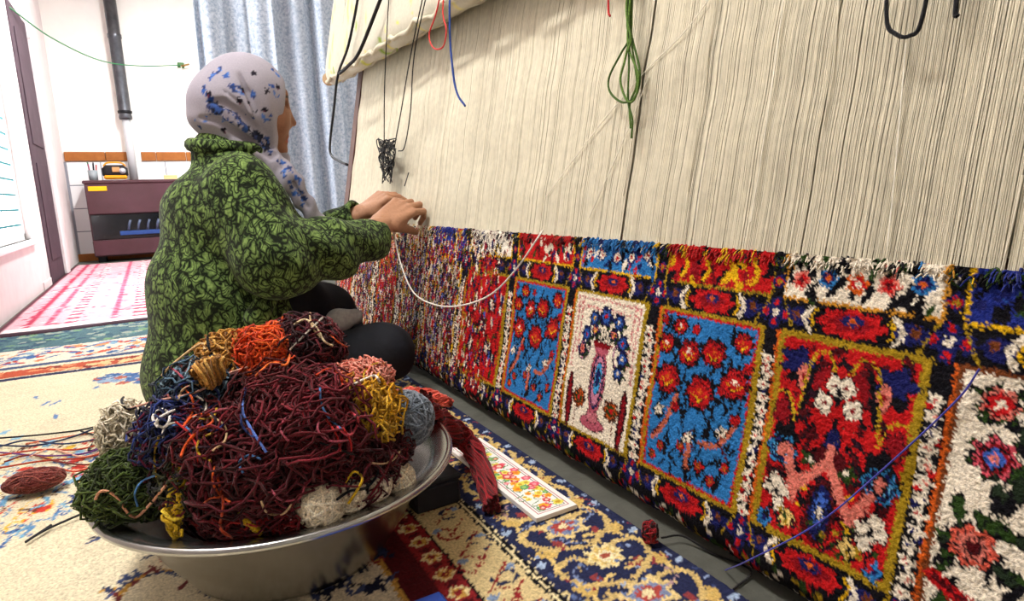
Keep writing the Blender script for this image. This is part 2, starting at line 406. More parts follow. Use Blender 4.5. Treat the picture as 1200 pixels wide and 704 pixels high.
# --- E : blue ground with red roses
def blue_roses(key, off=None):
    a, b = pan(key, BLUE, MUS); cv.frame(a+.0045, V0+.0045, b-.0045, V1-.0045, .0035, RED)
    W = b-a; Hh = V1-V0
    P = lambda s, q: (a+s*W, V0+q*Hh)
    for _ in range(150):                                           # dark leaf strokes
        s, q = rnd(.08, .92), rnd(.05, .93); x, y = P(s, q); leaf(x, y, rnd(.006, .012), .0022, rnd(.6, 2.4), BLK)
    for s, q in ((.5, .1), (.32, .3), (.68, .3)):
        cv.curve([P(.5, .05), P((s+.5)/2+.03, (q+.1)/2+.05), P(s, q+.2)], .0035, BLK)
    for s0, s1 in ((.1, .3), (.9, .6), (.55, .45)):                 # salmon branches
        cv.curve([P(.5, .12) if s0 == .55 else P(s0, .2 if s0 < .5 else .45), P((s0+s1)/2, .3), P(s1, .5 if s0 < .5 else .28)], .0075, 'c2664c')
        cv.curve([P(s0, .22), P((s0+s1)/2, .33)], .003, MAR)
    for s, q in ((.13, .38), (.78, .38), (.48, .28)):
        x, y = P(s, q); cv.ell(x, y, .009, .006, CRM, .6, .25, 5); cv.line([(x-.006, y-.004), (x+.006, y+.004)], .0018, BLK)
    for s, q, r in ((.22, .9, .0095), (.1, .78, .011), (.36, .76, .0145), (.6, .79, .0145), (.85, .88, .011), (.18, .58, .0165), (.52, .55, .0175), (.83, .66, .016)):
        r *= 1.12; x, y = P(s, q); cv.ell(x, y, r*1.3, r*1.25, BLK, 0, .2, 9); rose(x, y, r)
    for s, q in ((.4, .9), (.06, .92), (.93, .76), (.3, .43), (.88, .47), (.72, .6), (.42, .22), (.2, .17), (.62, .15), (.86, .2), (.75, .1), (.12, .1)):
        x, y = P(s, q); cv.flower(x, y, .0065, [RED, BRN if q < .3 else CRIM, ORG if q < .3 else RED], 5)
# --- D : cream ground with a vase
def vase(key):
    a, b = pan(key, CRM, MUS); W = b-a; Hh = V1-V0; P = lambda s, q: (a+s*W, V0+q*Hh)
    for k in range(26):                                            # pinkish scroll border
        for s, q in ((.07+.86*k/25, .95), (.07+.86*k/25, .89), (.07, .45+.5*k/25), (.93, .45+.5*k/25), (.13, .55+.4*k/25), (.87, .55+.4*k/25)):
            x, y = P(s+rnd(-.01, .01), q+rnd(-.01, .01)); cv.ell(x, y, .0032, .0018, 'c87a78', rnd(0, 3))
    for s in (-1, 1):                                              # tall dark red cypresses
        cv.ell(*P(.5+s*.39, .2), .008, .05, MAR); cv.ell(*P(.5+s*.39, .2), .004, .042, CRIM); cv.line([P(.5+s*.28, .02), P(.5+s*.28, .3)], .002, BRN)
        cv.flower(*P(.5+s*.24, .24), .0165, [BRN, ORG, GRN, RED], 8)
        cv.ell(*P(.5+s*.24, .6), .013, .02, 'a8688a', s*.3); cv.ell(*P(.5+s*.235, .6), .009, .015, CRM, s*.3)     # handles
    cv.ell(*P(.5, .1), .03, .011, 'b5586a'); cv.ell(*P(.5, .16), .014, .012, 'c4707c')
    cv.ell(*P(.5, .4), .021, .055, 'b5586a'); cv.ell(*P(.5, .4), .0165, .047, NAVY); cv.ell(*P(.5, .4), .0135, .042, 'c9809a'); cv.ell(*P(.5, .42), .0095, .027, '3f97cf'); cv.ell(*P(.5, .42), .0045, .016, NAVY)
    cv.poly([P(.38, .66), P(.62, .66), P(.57, .58), P(.43, .58)], 'b5586a'); cv.poly([P(.36, .67), P(.64, .67), P(.6, .63), P(.4, .63)], CRIM)
    for k in range(7):
        cv.line([P(.41+.03*k, .67), P(.36+.045*k, .76)], .003, BLK)
    for s, q, r, c in ((.5, .85, .0155, 0), (.33, .82, .0125, 0), (.68, .83, .0125, 0), (.25, .7, .0125, 0), (.77, .7, .0125, 0), (.22, .59, .011, 1), (.8, .6, .012, 0), (.38, .74, .009, 1), (.63, .74, .009, 1), (.77, .5, .010, 0)):
        x, y = P(s, q); cv.ell(x+.004, y-.005, r*.95, r*.8, GRN, 0, .3, 5); cv.flower(x, y, r, [NAVY, '2b58a8', BLK] if c == 0 else [NAVY, PINK, MAR], 6)
        cv.ell(x, y, r*.25, r*.25, random.choice([CRM, YEL, RED]))
# --- F : red ground with arches, white flowers, pink zigzag
def red_arch(key, v0=V0, v1=V1):
    a, b = pan(key, RED, MUS, t=.007); W = b-a; Hh = V1-V0; P = lambda s, q: (a+s*W, V0+q*Hh)
    for _ in range(210):
        x, y = P(rnd(.08, .92), rnd(.05, .95)); leaf(x, y, rnd(.004, .010), rnd(.0015, .004), rnd(0, 3.1), random.choice([BLK, BLK, MAR, MAR, '2a1020']))
    for sx in (-1, 1):
        q = lambda u, v: P(.5+sx*u, v)
        cv.ell(*q(.34, .86), .019, .015, NAVY, 0, .25, 5); cv.ell(*q(.28, .79), .011, .012, PINK, 0, .2, 4); cv.ell(*q(.36, .78), .008, .006, BLK); cv.ell(*q(.27, .79), .004, .005, CRIM)
        cv.curve([q(.04, .84), q(.12, .93), q(.22, .9), q(.26, .76), q(.28, .62)], .0028, 'b8961a', 40); cv.curve([q(.06, .8), q(.13, .88), q(.2, .84)], .006, MAR); cv.curve([q(.19, .86), q(.23, .74), q(.25, .65)], .007, BLK)
        cv.curve([q(.46, .7), q(.36, .69), q(.29, .58)], .0028, 'b8961a'); cv.ell(*q(.13, .8), .010, .016, CRIM, sx*.3); cv.ell(*q(.4, .6), .011, .014, CRIM, 0, .2, 5)
        cv.ell(*q(.33, .48), .016, .02, BLK, 0, .2, 5); cv.flower(*q(.35, .42), .0175, ['2f7fb8', NAVY, '5fa8d8', RED], 6); cv.ell(*q(.35, .42), .005, .009, PINK)
        for du, dv in ((0, 0), (.06, .03), (-.05, .03), (.02, .07), (-.03, -.04)): cv.ell(*q(.34+du, .19+dv), .0075, .008, CRM, du*9, .2, 4)
        cv.ell(*q(.34, .21), .004, .004, BLK); cv.ell(*q(.22, .1), .009, .011, 'e8c878', 0, .2, 4); cv.ell(*q(.4, .06), .009, .01, BLUE, 0, .2, 5); cv.ell(*q(.4, .06), .004, .004, NAVY)
        for _ in range(14): cv.ell(*q(rnd(.12, .24), rnd(.1, .34)), .0035, .0026, random.choice([YEL, MUS, YEL, GRN]))
        cv.ell(*q(.13, .42), .01, .008, GRN, 0, .3, 5); cv.ell(*q(.13, .42), .004, .003, CRM)
    cv.ol = 0; cv.ell(*P(.5, .68), .026, .045, RED); cv.ell(*P(.5, .52), .015, .04, RED); cv.ol = .0017
    for s, q, r in ((.4, .7, .5), (.6, .7, -.5), (.46, .79, .2), (.54, .79, -.2)):
        cv.ell(*P(s, q), .0095, .0115, CRM, r, .12, 4); cv.ell(*P(s, q), .0026, .0026, CRIM)
    cv.ell(*P(.5, .74), .0035, .012, BLK); cv.ell(*P(.5, .61), .003, .01, BLK)
    cv.ell(*P(.5, .53), .0085, .014, NAVY); cv.ell(*P(.5, .45), .02, .012, MAR)
    z = [P(.2, .45), P(.24, .28), P(.36, .37), P(.5, .46), P(.64, .3), P(.78, .33), P(.82, .47)]
    z = [P(.2, .44), P(.27, .25), P(.5, .44), P(.7, .22), P(.8, .36)]
    cv.line(z, .011, PINK); cv.line([P(.29, .2), P(.27, .3), P(.36, .34)], .008, PINK); cv.line([P(.5, .5), P(.5, .44)], .009, PINK)
    cv.ell(*P(.5, .2), .017, .036, MAR); cv.ell(*P(.5, .2), .012, .03, NAVY); cv.ell(*P(.5, .21), .0065, .02, '3b60b8'); cv.ell(*P(.5, .2), .003, .008, CRM)
    for _ in range(40): cv.ell(*P(rnd(.1, .9), rnd(.03, .14)), .004, .003, random.choice([MAR, BLK, GRN, MUS, RED, BLK]), rnd(0, 3))
# --- G : cream ground with big coral and dark flowers
def cream_garden(key):
    a, b = pan(key, CRM, BRN); W = b-a; Hh = V1-V0; P = lambda s, q: (a+s*W, V0+q*Hh)
    for _ in range(95):
        x, y = P(rnd(.06, .95), rnd(.04, .96)); leaf(x, y, rnd(.006, .014), rnd(.003, .006), rnd(0, 3), random.choice([BLK, GRN, BLK, '233020']))
    for s, q, r, c in ((.2, .88, .014, 0), (.5, .86, .015, 1), (.22, .68, .0165, 2), (.6, .7, .015, 1), (.85, .8, .014, 0), (.2, .33, .018, 3), (.55, .45, .014, 4), (.8, .5, .015, 0), (.62, .2, .018, 2), (.88, .25, .014, 3), (.3, .08, .013, 1)):
        x, y = P(s, q); cv.ell(x, y, r*1.2, r*1.1, BLK if c in (1, 3) else GRN, 0, .25, 7)
        cv.flower(x, y, r, [[PINK, RED, CRM], [MAR, BLK, RED, YEL], ['d05060', CRIM, '3b60b8', PINK], ['e0604c', PINK, MAR], [NAVY, BLUE, ORG]][c], 7)
    cv.curve([P(.05, .16), P(.35, .1), P(.7, .32), P(.95, .3)], .014, RED); cv.curve([P(.05, .16), P(.35, .11), P(.7, .33)], .005, MAR); cv.curve([P(.3, .05), P(.6, .15), P(.9, .12)], .007, GRN)
    cv.ell(*P(.5, .56), .008, .008, YEL)
# --- B : red / A and the far columns
def red_streak(key):
    a, b = pan(key, RED, MUS); W = b-a; Hh = V1-V0; P = lambda s, q: (a+s*W, V0+q*Hh)
    for _ in range(110): x, y = P(rnd(.06, .94), rnd(.05, .95)); leaf(x, y, rnd(.005, .014), rnd(.002, .004), rnd(1, 2.2), random.choice([BLK, NAVY, CRM, MUS, MAR, BLK, GRN, '3b60b8']))
    for s, q in ((.3, .7), (.7, .7), (.5, .5), (.3, .3), (.7, .3)): cv.flower(*P(s, q), .015, [MAR, NAVY, CRM, RED], 6)
def pale_streak(key):
    a, b = pan(key, 'b9a99c', YEL); W = b-a; Hh = V1-V0; P = lambda s, q: (a+s*W, V0+q*Hh)
    for _ in range(330): x, y = P(rnd(.04, .96), rnd(.04, .96)); leaf(x, y, rnd(.006, .016), rnd(.002, .0045), rnd(1.1, 2.1), random.choice([BLK, NAVY, RED, MUS, MAR, BLK, GRN, '3b60b8', '7a4a9a', RED, BLK, CRIM]))
cv.ol = .0017
blue_roses('E'); blue_roses('C'); vase('D'); red_arch('F'); cream_garden('G'); red_streak('B'); pale_streak('A')
for k, key in enumerate(far): (red_streak if k % 2 else pale_streak)(key)
cv.ol = 0
# upper row, cut by the fell
upper = {'A': ('26348f', MUS), 'B': ('efe6d8', YEL), 'C': (RED, YEL), 'D': (BLUE, YEL), 'E': (RED, MUS), 'F': (CRM, 'c58a2a'), 'G': ('1d2a7a', YEL)}
cv.rect(-CARPET_Y1, VU, -CARPET_Y0, FELL+.01, BLK)
for (a, b) in cols_x:
    k = [q for q in PANELS if PANELS[q] == (a, b)]; g, l = upper[k[0]] if k else (random.choice([RED, NAVY, CRM]), YEL)
    cv.rect(a-.006, VU, b+.006, FELL+.02, g); cv.frame(a-.006, VU, b+.006, FELL+.05, .0038, l)
    kk = k[0] if k else 'A'
    pal = {'D': [BLK, NAVY, RED, CRM, '1c5a9a'], 'E': [BLK, BLK, YEL, MAR, CRIM], 'F': [BLK, BLK, BLK, GRN], 'G': [BLK, '2b58a8', GRN, NAVY], 'C': [BLK, NAVY, GRN, MAR, CRM], 'B': [BLK, NAVY, MAR, BLK], 'A': [RED, BLK, CRM, YEL]}[kk]
    for _ in range(46): leaf(rnd(a, b), rnd(VU+.006, FELL), rnd(.006, .013), rnd(.0025, .005), rnd(.8, 2.3), random.choice(pal))
    if kk in 'FD':
        for q in range(5): cv.flower(a+(b-a)*(.1+.2*q), VU+.03+rnd(-.006, .006), .011, [[PINK, RED, MAR], [BLUE, NAVY, ORG], [ORG, RED, CRM]][q % 3] if kk == 'F' else [NAVY, CRM, RED], 5)
    if kk == 'E':
        for q in range(4): cv.curve([(a+(b-a)*(.15+.23*q), VU+.01), (a+(b-a)*(.2+.23*q), VU+.025), (a+(b-a)*(.14+.23*q), VU+.045)], .006, YEL)
for (a, b), (c, d) in zip(cols_x[:-1], cols_x[1:]):
    cv.rect(b+.006, VU, c-.006, FELL+.01, BLK); cv.flower((b+c)/2, VU+.02, .008, [NAVY, RED, MUS], 4); cv.flower((b+c)/2, VU+.042, .007, [GRN, NAVY, CRM], 4)

SH = -.002
def carpet_point(Y, s):
    """s: arc length from the beam tangent up the sheet; below 0 it wraps round the lower beam"""
    R = .03
    if s >= 0: return lp(Y, s-SH)
    p = lp(Y, -SH)+R*LN; a = -s/R
    q = p - R*math.cos(a)*LN - R*math.sin(a)*LD; q[1] = Y; return q
ys = np.concatenate([np.arange(CARPET_Y0, 1.15, .0019), np.arange(1.15, CARPET_Y1, .0034)])
vs = np.concatenate([np.linspace(-.08, 0, 16, endpoint=False), np.arange(0, FELL+SH, .0019)])
base = np.array([carpet_point(0, s) for s in vs])
nb = np.gradient(base, axis=0); nrm = np.stack([-nb[:, 2], 0*nb[:, 0], nb[:, 0]], -1); nrm /= np.linalg.norm(nrm, axis=1, keepdims=True)
Yg, Vg = np.meshgrid(ys, vs)
vjit = np.where(Yg > 1.14, np.minimum(.018, (Yg-1.14)*.05), 0)
colj = rng.normal(size=len(ys))
Cg = cv.sample(-(Yg+rng.normal(size=Yg.shape)*.0012), (Vg-SH)+rng.normal(size=Yg.shape)*.0012+vjit*colj[None])
streak = rng.random((len(vs), len(ys))) < np.where(Yg > 1.14, np.minimum(.07, .02+(Yg-1.14)*.09), 0)
pal = np.array([lin(c) for c in (CRM, RED, NAVY, MUS, BLK, BLK, MAR)])
idx = rng.integers(0, 7, Yg.shape)
for k in range(9):                                                  # long uncut ends hang as short vertical streaks
    msk = np.zeros_like(streak); msk[:len(vs)-k] = streak[k:]; sh = np.zeros_like(idx); sh[:len(vs)-k] = idx[k:]
    use = msk.astype(bool) & (Vg > 0); Cg[use] = pal[sh[use]]
hgt = rng.normal(size=Yg.shape)*.0008+.0022+.003*np.sin(Yg*9+1)*np.sin(Vg*11)+.0012*np.sin(Yg*61+Vg*40)
hgt += np.where(Vg > FELL+SH-.01, .004*rng.random(Yg.shape), 0)
hgt += np.where(Yg > 1.14, rng.random(Yg.shape)*.003, 0)
Vt = np.stack([np.broadcast_to(base[:, 0:1], Yg.shape)+nrm[:, 0:1]*hgt, Yg, np.broadcast_to(base[:, 2:3], Yg.shape)+nrm[:, 2:3]*hgt], -1).reshape(-1, 3)
ii, jj = np.meshgrid(np.arange(len(vs)-1), np.arange(len(ys)-1), indexing='ij'); w = len(ys)
Fq = np.stack([ii*w+jj, (ii+1)*w+jj, (ii+1)*w+jj+1, ii*w+jj+1], -1).reshape(-1, 4)
carpet = empty('loom_carpet', lp(1.2, -.05), 'half-woven colourful garden-panel pile carpet stretched on the loom below the cream warp', 'carpet')
# pile faces the weaver (towards -X)
adopt(mesh('pile', Vt, Fq, PILE, None, False, Cg.reshape(-1, 3)), carpet)
# foundation behind the pile
fb = MB(); fb.box((0, CARPET_Y0, 0), (.006, CARPET_Y1, FELL))
o = fb.build('woven_back', mat('carpet_back', '8a7560', .95, noise=(200, .5, '5a3a30')))
o.matrix_world = Matrix.Translation(Vector(lp(0, .01, -.003)))@Matrix.Rotation(LEAN, 4, 'Y'); bpy.context.view_layer.update(); mw = o.matrix_world.copy(); adopt(o, carpet); o.matrix_world = mw
# shaggy uncut tufts along the fell
n = 2800; yy = np.sort(rng.uniform(CARPET_Y0, CARPET_Y1, n)); P = np.zeros((n, 5, 3)); dirv = rng.normal(size=(n, 3))*[.2, .5, .25]
for i in range(n):
    b0 = lp(yy[i], FELL-.012+rng.random()*.012, .001); L = rng.uniform(.006, .013)
    d = -.8*LN+.25*LD+dirv[i]; d /= np.linalg.norm(d)
    for k in range(5):
        f = k/4; P[i, k] = b0+d*L*f-np.array([0, 0, .9*L*f*f])
c0 = cv.sample(-yy, np.full(n, FELL-.006)+rng.normal(size=n)*.008)
Vf, Ff = tubes(P, np.array([.0012, .0013, .0012, .0011, .0006]), 4)
adopt(tag(mesh('tuft_fringe', Vf, Ff, WOOL, None, True, np.repeat(c0, 20, 0)), kind='stuff'), carpet)

# ------------------------------------------------------------------ loom: beams, posts, warp
lm = empty('carpet_loom', (.6, 1.3, 0), 'upright carpet loom with dense cream warp threads and brown post', 'loom')
WOODB = mat('old_loom_wood', '7a5a3c', .7, noise=(18, .6, '5a3d26'), bump=(40, .2))
c0 = lp(0, -SH)+.031*LN
adopt(MB().tube([(c0[0], .02, c0[2]), (c0[0], 2.56, c0[2])], .0265, 20).build('lower_beam', WOODB, smooth=True), lm)
def post(Y, name):
    b = lp(Y, 0, -.004); tt = lp(Y, 2.2, -.004); b = b - LD*(b[2]/LD[2])
    m = MB(); w = .028
    V = []
    for q in (b, tt):
        for (i, j) in ((0, -1), (0, 1), (1, 1), (1, -1)): V.append(q+LN*.055*i+np.array([0, w*j, 0]))
    m.add(V, [[0, 1, 2, 3], [4, 7, 6, 5], [0, 4, 5, 1], [1, 5, 6, 2], [2, 6, 7, 3], [3, 7, 4, 0]])
    return adopt(m.build(name, RUST), lm)
post(2.50, 'post'); post(.02, 'post')
tb = lp(0, 2.0, -.05); adopt(MB().tube([(tb[0], -.03, tb[2]), (tb[0], 2.6, tb[2])], .045, 20).build('upper_beam', WOODB, smooth=True), lm)
WY = np.arange(.075, 2.435, .00172); WY = WY+rng.normal(size=len(WY))*.00025
gaps = [loom(978, 60)[1], loom(985, 20)[1], loom(838, 60)[1], loom(800, 100)[1], loom(752, 120)[1], loom(1187, 270)[1], loom(735, 230)[1]]
keep = np.ones(len(WY), bool)
for g in gaps: keep &= np.abs(WY-g) > .00095
WY = WY[keep]
vv = np.concatenate([np.linspace(FELL-.012, 1.05, 32), [1.3, 1.6, 1.98]]); NVV = len(vv)
def ripple(Y, v):
    a = .0010*np.sin(v*34+Y*5+1.5*np.sin(Y*3.1))+.0008*np.sin(v*52-Y*9+2*np.sin(v*5+Y*4))+.0010*np.sin(v*21+Y*17)
    return a*np.clip((v-FELL)*9, 0, 1)
Yw, Vw = np.meshgrid(WY, vv, indexing='ij')
off = ripple(Yw, Vw)+rng.normal(size=(len(WY), 1))*.0003
lean_y = rng.normal(size=(len(WY), 1))*.0003*(Vw-FELL)
P = LB+Vw[..., None]*LD-off[..., None]*LN; P[..., 1] = Yw+lean_y
Vf, Ff = tubes(P, .00098, 4)
base_c = np.array(lin('d9d2bd')); var = np.clip(1+rng.normal(size=len(WY))*.05, .75, 1.12)
cc = base_c*np.repeat(var, NVV*4)[:, None]
adopt(tag(mesh('warp_thread_sheet', Vf, Ff, WARP, None, True, cc), kind='stuff'), lm)
WY2 = np.arange(.075, 2.435, .0019); keep = np.ones(len(WY2), bool)
for g in gaps: keep &= np.abs(WY2-g-.0) > .0010
WY2 = WY2[keep]; P = np.zeros((len(WY2), 2, 3)); P[:, 0] = lp(0, .3, -.010); P[:, 1] = lp(0, 1.98, -.012); P[:, :, 1] = WY2[:, None]
Vf, Ff = tubes(P, .0011, 4)
adopt(tag(mesh('rear_warp_sheet', Vf, Ff, WARP, None, True, np.tile(np.array(lin('d9d2bd')), (len(Vf), 1))), kind='stuff'), lm)
# single threads that stand out of the warp
def strand(name, P, r, color, label, cat='yarn', group=None, sides=6, n=None):
    P = np.asarray(P, float); n = n or max(12, len(P)*10)
    V, F = tubes(spline(P, n)[None], r, sides, caps=False)
    return tag(mesh(name, V, F, WOOL, None, True, np.tile(lin(color), (len(V), 1))), label, cat, group)
for k, pts in enumerate([[(985, -20), (978, 60), (965, 150)], [(840, -10), (822, 120), (806, 225)], [(1199, 205), (1187, 262), (1172, 322)], [(762, -10), (752, 90), (730, 230)]]):
    P = [loom(*q, .004) for q in pts]; V, F = tubes(spline(P, 12)[None], .0009, 5)
    adopt(mesh('loose_warp_thread', V, F, WARP, None, True, np.tile(lin('d9d2bd'), (len(V), 1))), lm)
for k, pts in enumerate([[(830, 0), (800, 40), (752, 88), (700, 150), (640, 230)], [(880, 260), (905, 100), (918, 0)], [(690, 255), (730, 165), (760, 90)], [(1040, 290), (1050, 190), (1062, 50)]]):
    P = [loom(*q, .006) for q in pts]; V, F = tubes(spline(P, 16)[None], .0009, 5)
    adopt(mesh('slack_warp_thread', V, F, WARP, None, True, np.tile(lin('f4efe0'), (len(V), 1))), lm)

# ------------------------------------------------------------------ cloth-wrapped rod across the top of the warp
rod = empty('shed_rod', lp(2.6, .93, .08), 'wooden shed rod crossing the warp under a cream printed cloth', 'rod')
r0, r1 = loom(385, 93, .07), loom(585, -36, .07)
dv = (r1-r0); r2 = r0+dv*1.7
adopt(MB().tube([r0, r0+.35*(r2-r0), r2], .026, 16).build('rod_shaft', mat('pale_wood', 'a98a58', .7, noise=(30, .6, '8a6a3c')), smooth=True), rod)
# cloth: a sheet hanging down from above, folded round the rod, with a rolled lower edge
CL = attr_mat('printed_cotton', nscale=120, namt=.06, bump=.1)
nu, nv = 130, 46
u = np.linspace(.035, 1.0, nu); prof = []
for k in range(nv):
    s = k/(nv-1)
    if s < .45: prof.append((-.036-.008*math.sin(s*7), .62*(1-s/.45)+.02))       # front sheet (offset along -LN, height along LD)
    else:
        a = (s-.45)/.55*math.pi*1.25; prof.append((-.035*math.cos(a)-.0, -.036*math.sin(a)+.02*(1-math.sin(a)) if a < math.pi else -.02+.03*(a-math.pi)))
prof = np.array(prof)
V = []
for i in range(nu):
    c = r0+(r2-r0)*u[i]; wr = 1+.07*math.sin(u[i]*75)+.05*math.sin(u[i]*131+1)
    for k in range(nv):
        f = prof[k]; sc = wr if k > .4*nv else 1+.004*math.sin(u[i]*60+k)
        hgt_ = f[1]*sc+ (.006*math.sin(u[i]*48+k*.2) if k < .45*nv else 0)
        left_in = max(0, f[1]-.03)*.22                                           # left edge slants away upward
        p = c+f[0]*sc*LN+hgt_*LD; p[1] -= left_in*(1-u[i]) if i < 12 else 0
        V.append(p)
V = np.array(V); ii, jj = np.meshgrid(np.arange(nu-1), np.arange(nv-1), indexing='ij')
Fq = np.stack([ii*nv+jj, ii*nv+jj+1, (ii+1)*nv+jj+1, (ii+1)*nv+jj], -1).reshape(-1, 4)
cc = np.tile(lin('c9c4b2'), (len(V), 1)); g = V@LD; yv = V[:, 1]
for k in range(40):
    a, b, r = rnd(1.0, 2.6), rnd(.95, 1.5), rnd(.006, .016); m = (np.hypot(yv-a, g-b) < r); cc[m] = lin(random.choice(['c9c94a', '8fae3a', 'd8cf7a', 'd9c850']))
for a in np.arange(1.0, 2.7, .22): cc[np.abs(yv-a-.02*np.sin(g*40)) < .004] = lin('d8cc84')
o = mesh('printed_cloth', V, Fq, CL, None, True, cc); tag(o, 'cream cotton cloth with faint yellow and green print draped over the shed rod', 'cloth')
sm = o.modifiers.new('thick', 'SOLIDIFY'); sm.thickness = .004
hem = np.array([r0+(r2-r0)*q-LN*(.030+.004*math.sin(q*90))-LD*(.030+.007*math.sin(q*70)+.004*math.sin(q*160)) for q in np.linspace(.04, 1, 200)])
Vh, Fh = tubes(hem[None], .0065+.0015*np.sin(np.arange(200)*.7), 8); mesh('rolled_hem', Vh, Fh, CL, o, True, np.tile(lin('d2cbb4'), (len(Vh), 1)))
def bar(name, pts, off, r, m, label, cat, group=None):
    P = [loom(*q, off) for q in pts]; V, F = tubes(spline(P, 40)[None], r, 8, caps=True)
    return tag(mesh(name, V, F, m, None, True), label, cat, group)
bar('iron_hook_bar', [(440, -150), (428, -60), (419, 0), (408, 54), (396, 88), (391, 130), (386.5, 170), (389, 183), (398, 189), (407, 193)], .13, .0045, BLACKM, 'bent black iron bar hooked beside the loom post', 'bar')
bar('black_rope', [(500, -160), (468, -60), (444, 4), (421, 61), (408, 77), (398, 86)], .135, .0055, mat('black_cord', '1b1a1c', .8), 'thick black rope slanting down the edge of the printed cloth', 'rope')

# ------------------------------------------------------------------ yarns hanging in front of the warp
def lpts(pts, off): return [loom(x, y, off if np.isscalar(off) else off[i]) for i, (x, y) in enumerate(pts)]
strand('hanging_yarn', lpts([(540, -160), (529, -60), (527, 30), (531, 85), (536, 110), (545, 124)], .14), .0024, '1f3f8a', 'dark blue yarn end hanging over the printed cloth', n=40)
strand('hanging_yarn', lpts([(548, -160), (527, -60), (512, 12), (503, 40), (508, 56), (519, 55), (523, 35), (519, 10), (526, -60), (544, -160)], .152), .0018, 'd23a38', 'red yarn loop hanging over the printed cloth', n=60)
strand('hanging_yarn', lpts([(738, -190), (716, -60), (713, 8), (715, 19)], .03), .002, 'c22a2a', 'short red yarn end hanging high on the warp', n=20)
strand('hanging_yarn', lpts([(1066, -190), (1045, -70), (1039, 20), (1050, 40), (1066, 42), (1080, 24), (1098, -70), (1118, -190)], .03), .0022, '17171c', 'black yarn loop hanging high on the warp', n=80)
strand('hanging_yarn', lpts([(1152, -190), (1130, -70), (1120, 10), (1122, 19)], .02), .0024, '17171c', 'short black yarn end beside the black loop', n=20)
hk = empty('yarn_hank', loom(737, 20, .03), 'green yarn hank with long loops hanging against the warp', 'yarn')
for pts in ([(766, -190), (744, -70), (735, 20), (737, 45), (728, 62), (714, 90), (715, 108), (730, 120), (745, 112), (750, 85), (742, 50), (737, 30)], [(769, -190), (747, -70), (736, 30), (738, 60), (748, 88), (744, 115), (735, 118), (727, 95), (732, 72), (738, 45)], [(771, -190), (749, -70), (738, 30), (737, 80), (736, 118), (741, 140), (740, 162)], [(768, -190), (746, -70), (740, 35), (744, 75), (746, 100), (738, 122), (739, 150)], [(736, -15), (734, 15), (739, 45), (736, 60)]):
    V, F = tubes(spline(lpts(pts, .02+rnd(0, .012)), 60)[None], .0019, 6)
    adopt(mesh('strand', V, F, WOOL, None, True, np.tile(lin(random.choice(['4f6a2a', '5b7a33', '445f24'])), (len(V), 1))), hk)
hk = empty('yarn_tangle', loom(455, 185, .03), 'black tangle of yarn hanging from long strands above the hands', 'yarn')
for pts in ([(468, -160), (458, -40), (451, 90), (450, 170), (448, 215)], [(524, -160), (503, -40), (482, 60), (470, 130), (463, 168), (457, 215)], [(528, -160), (507, -40), (486, 60), (481, 130), (474, 172), (467, 177)]):
    V, F = tubes(spline(lpts(pts, [.12, .12, .112, .06, .05, .05] if len(pts) == 6 else [.12, .12, .11, .06, .05]), 40)[None], .0017, 5); adopt(mesh('long_strand', V, F, WOOL, None, True, np.tile(lin('1c1a1a'), (len(V), 1))), hk)
for k in range(20):
    a = rnd(0, 6.28); pts = [(455+rnd(-13, 11), 166+rnd(0, 12))]
    for j in range(5): pts.append((453+rnd(-12, 12)*(1-j*.12), 170+j*9+rnd(-8, 8)))
    V, F = tubes(spline(lpts(pts, .03+rnd(0, .03)), 50)[None], .0017, 5); adopt(mesh('strand', V, F, WOOL, None, True, np.tile(lin('121114'), (len(V), 1))), hk)
strand('dark_needle', lpts([(479, 202), (474, 218)], .03), .0016, '3a3a40', 'thin grey thread end standing up above the hands', 'thread', n=8)
# white yarn running from the hand in a long slack loop to the warp
strand('white_yarn', [loom(460, 268, .10)]+lpts([(470, 310), (485, 343), (510, 357), (540, 358), (575, 345), (605, 315), (628, 282), (636, 270)], [.10, .08, .06, .05, .045, .04, .035, .02, .012]), .0019, 'f1ece4', 'white yarn hanging in a long slack loop from the hand across the carpet', n=80)
strand('blue_thread', lpts([(1148, 432), (1120, 470), (1040, 545), (960, 612), (880, 655)], [.012, .012, .014, .03, .06])+[flr(850, 668, .004)], .0009, '4a4aa8', 'thin violet-blue thread crossing the red arch panel of the carpet', 'thread', n=50)

# ------------------------------------------------------------------ curtain behind the loom
def curtain():
    nx, nz = 220, 24; X0, X1, Z0, Z1, Yc = .385, 1.72, .04, 2.45, 4.5
    V = []
    for i in range(nx):
        s = i/(nx-1)
        for j in range(nz):
            q = j/(nz-1); amp = .045*(.75+.25*(1-q))
            V.append((X0+(X1-X0)*s+.012*math.sin(s*60+q*2)-.03*(1-q)*math.sin(3*q)*(1-s), Yc+amp*(math.sin(s*36+1.6*math.sin(s*13)+.5*q)+.35*math.sin(s*83)), Z0+(Z1-Z0)*q))
    ii, jj = np.meshgrid(np.arange(nx-1), np.arange(nz-1), indexing='ij')
    F = np.stack([ii*nz+jj, (ii+1)*nz+jj, (ii+1)*nz+jj+1, ii*nz+jj+1], -1).reshape(-1, 4)
    e = empty('curtain', (1.05, 4.5, 0), 'long speckled blue-grey curtain hanging in folds behind the woman', 'curtain')
    cm = mat('speckled_curtain', '8795a8', .85, noise=(55, .3, 'c2c9d2'))
    o = adopt(mesh('curtain_fabric', V, F, cm), e); m = o.modifiers.new('thick', 'SOLIDIFY'); m.thickness = .003
    adopt(MB().tube([(.3, 4.5, 2.47), (1.74, 4.5, 2.47)], .014, 12).build('curtain_rail', WHITEP, smooth=True), e)
curtain()

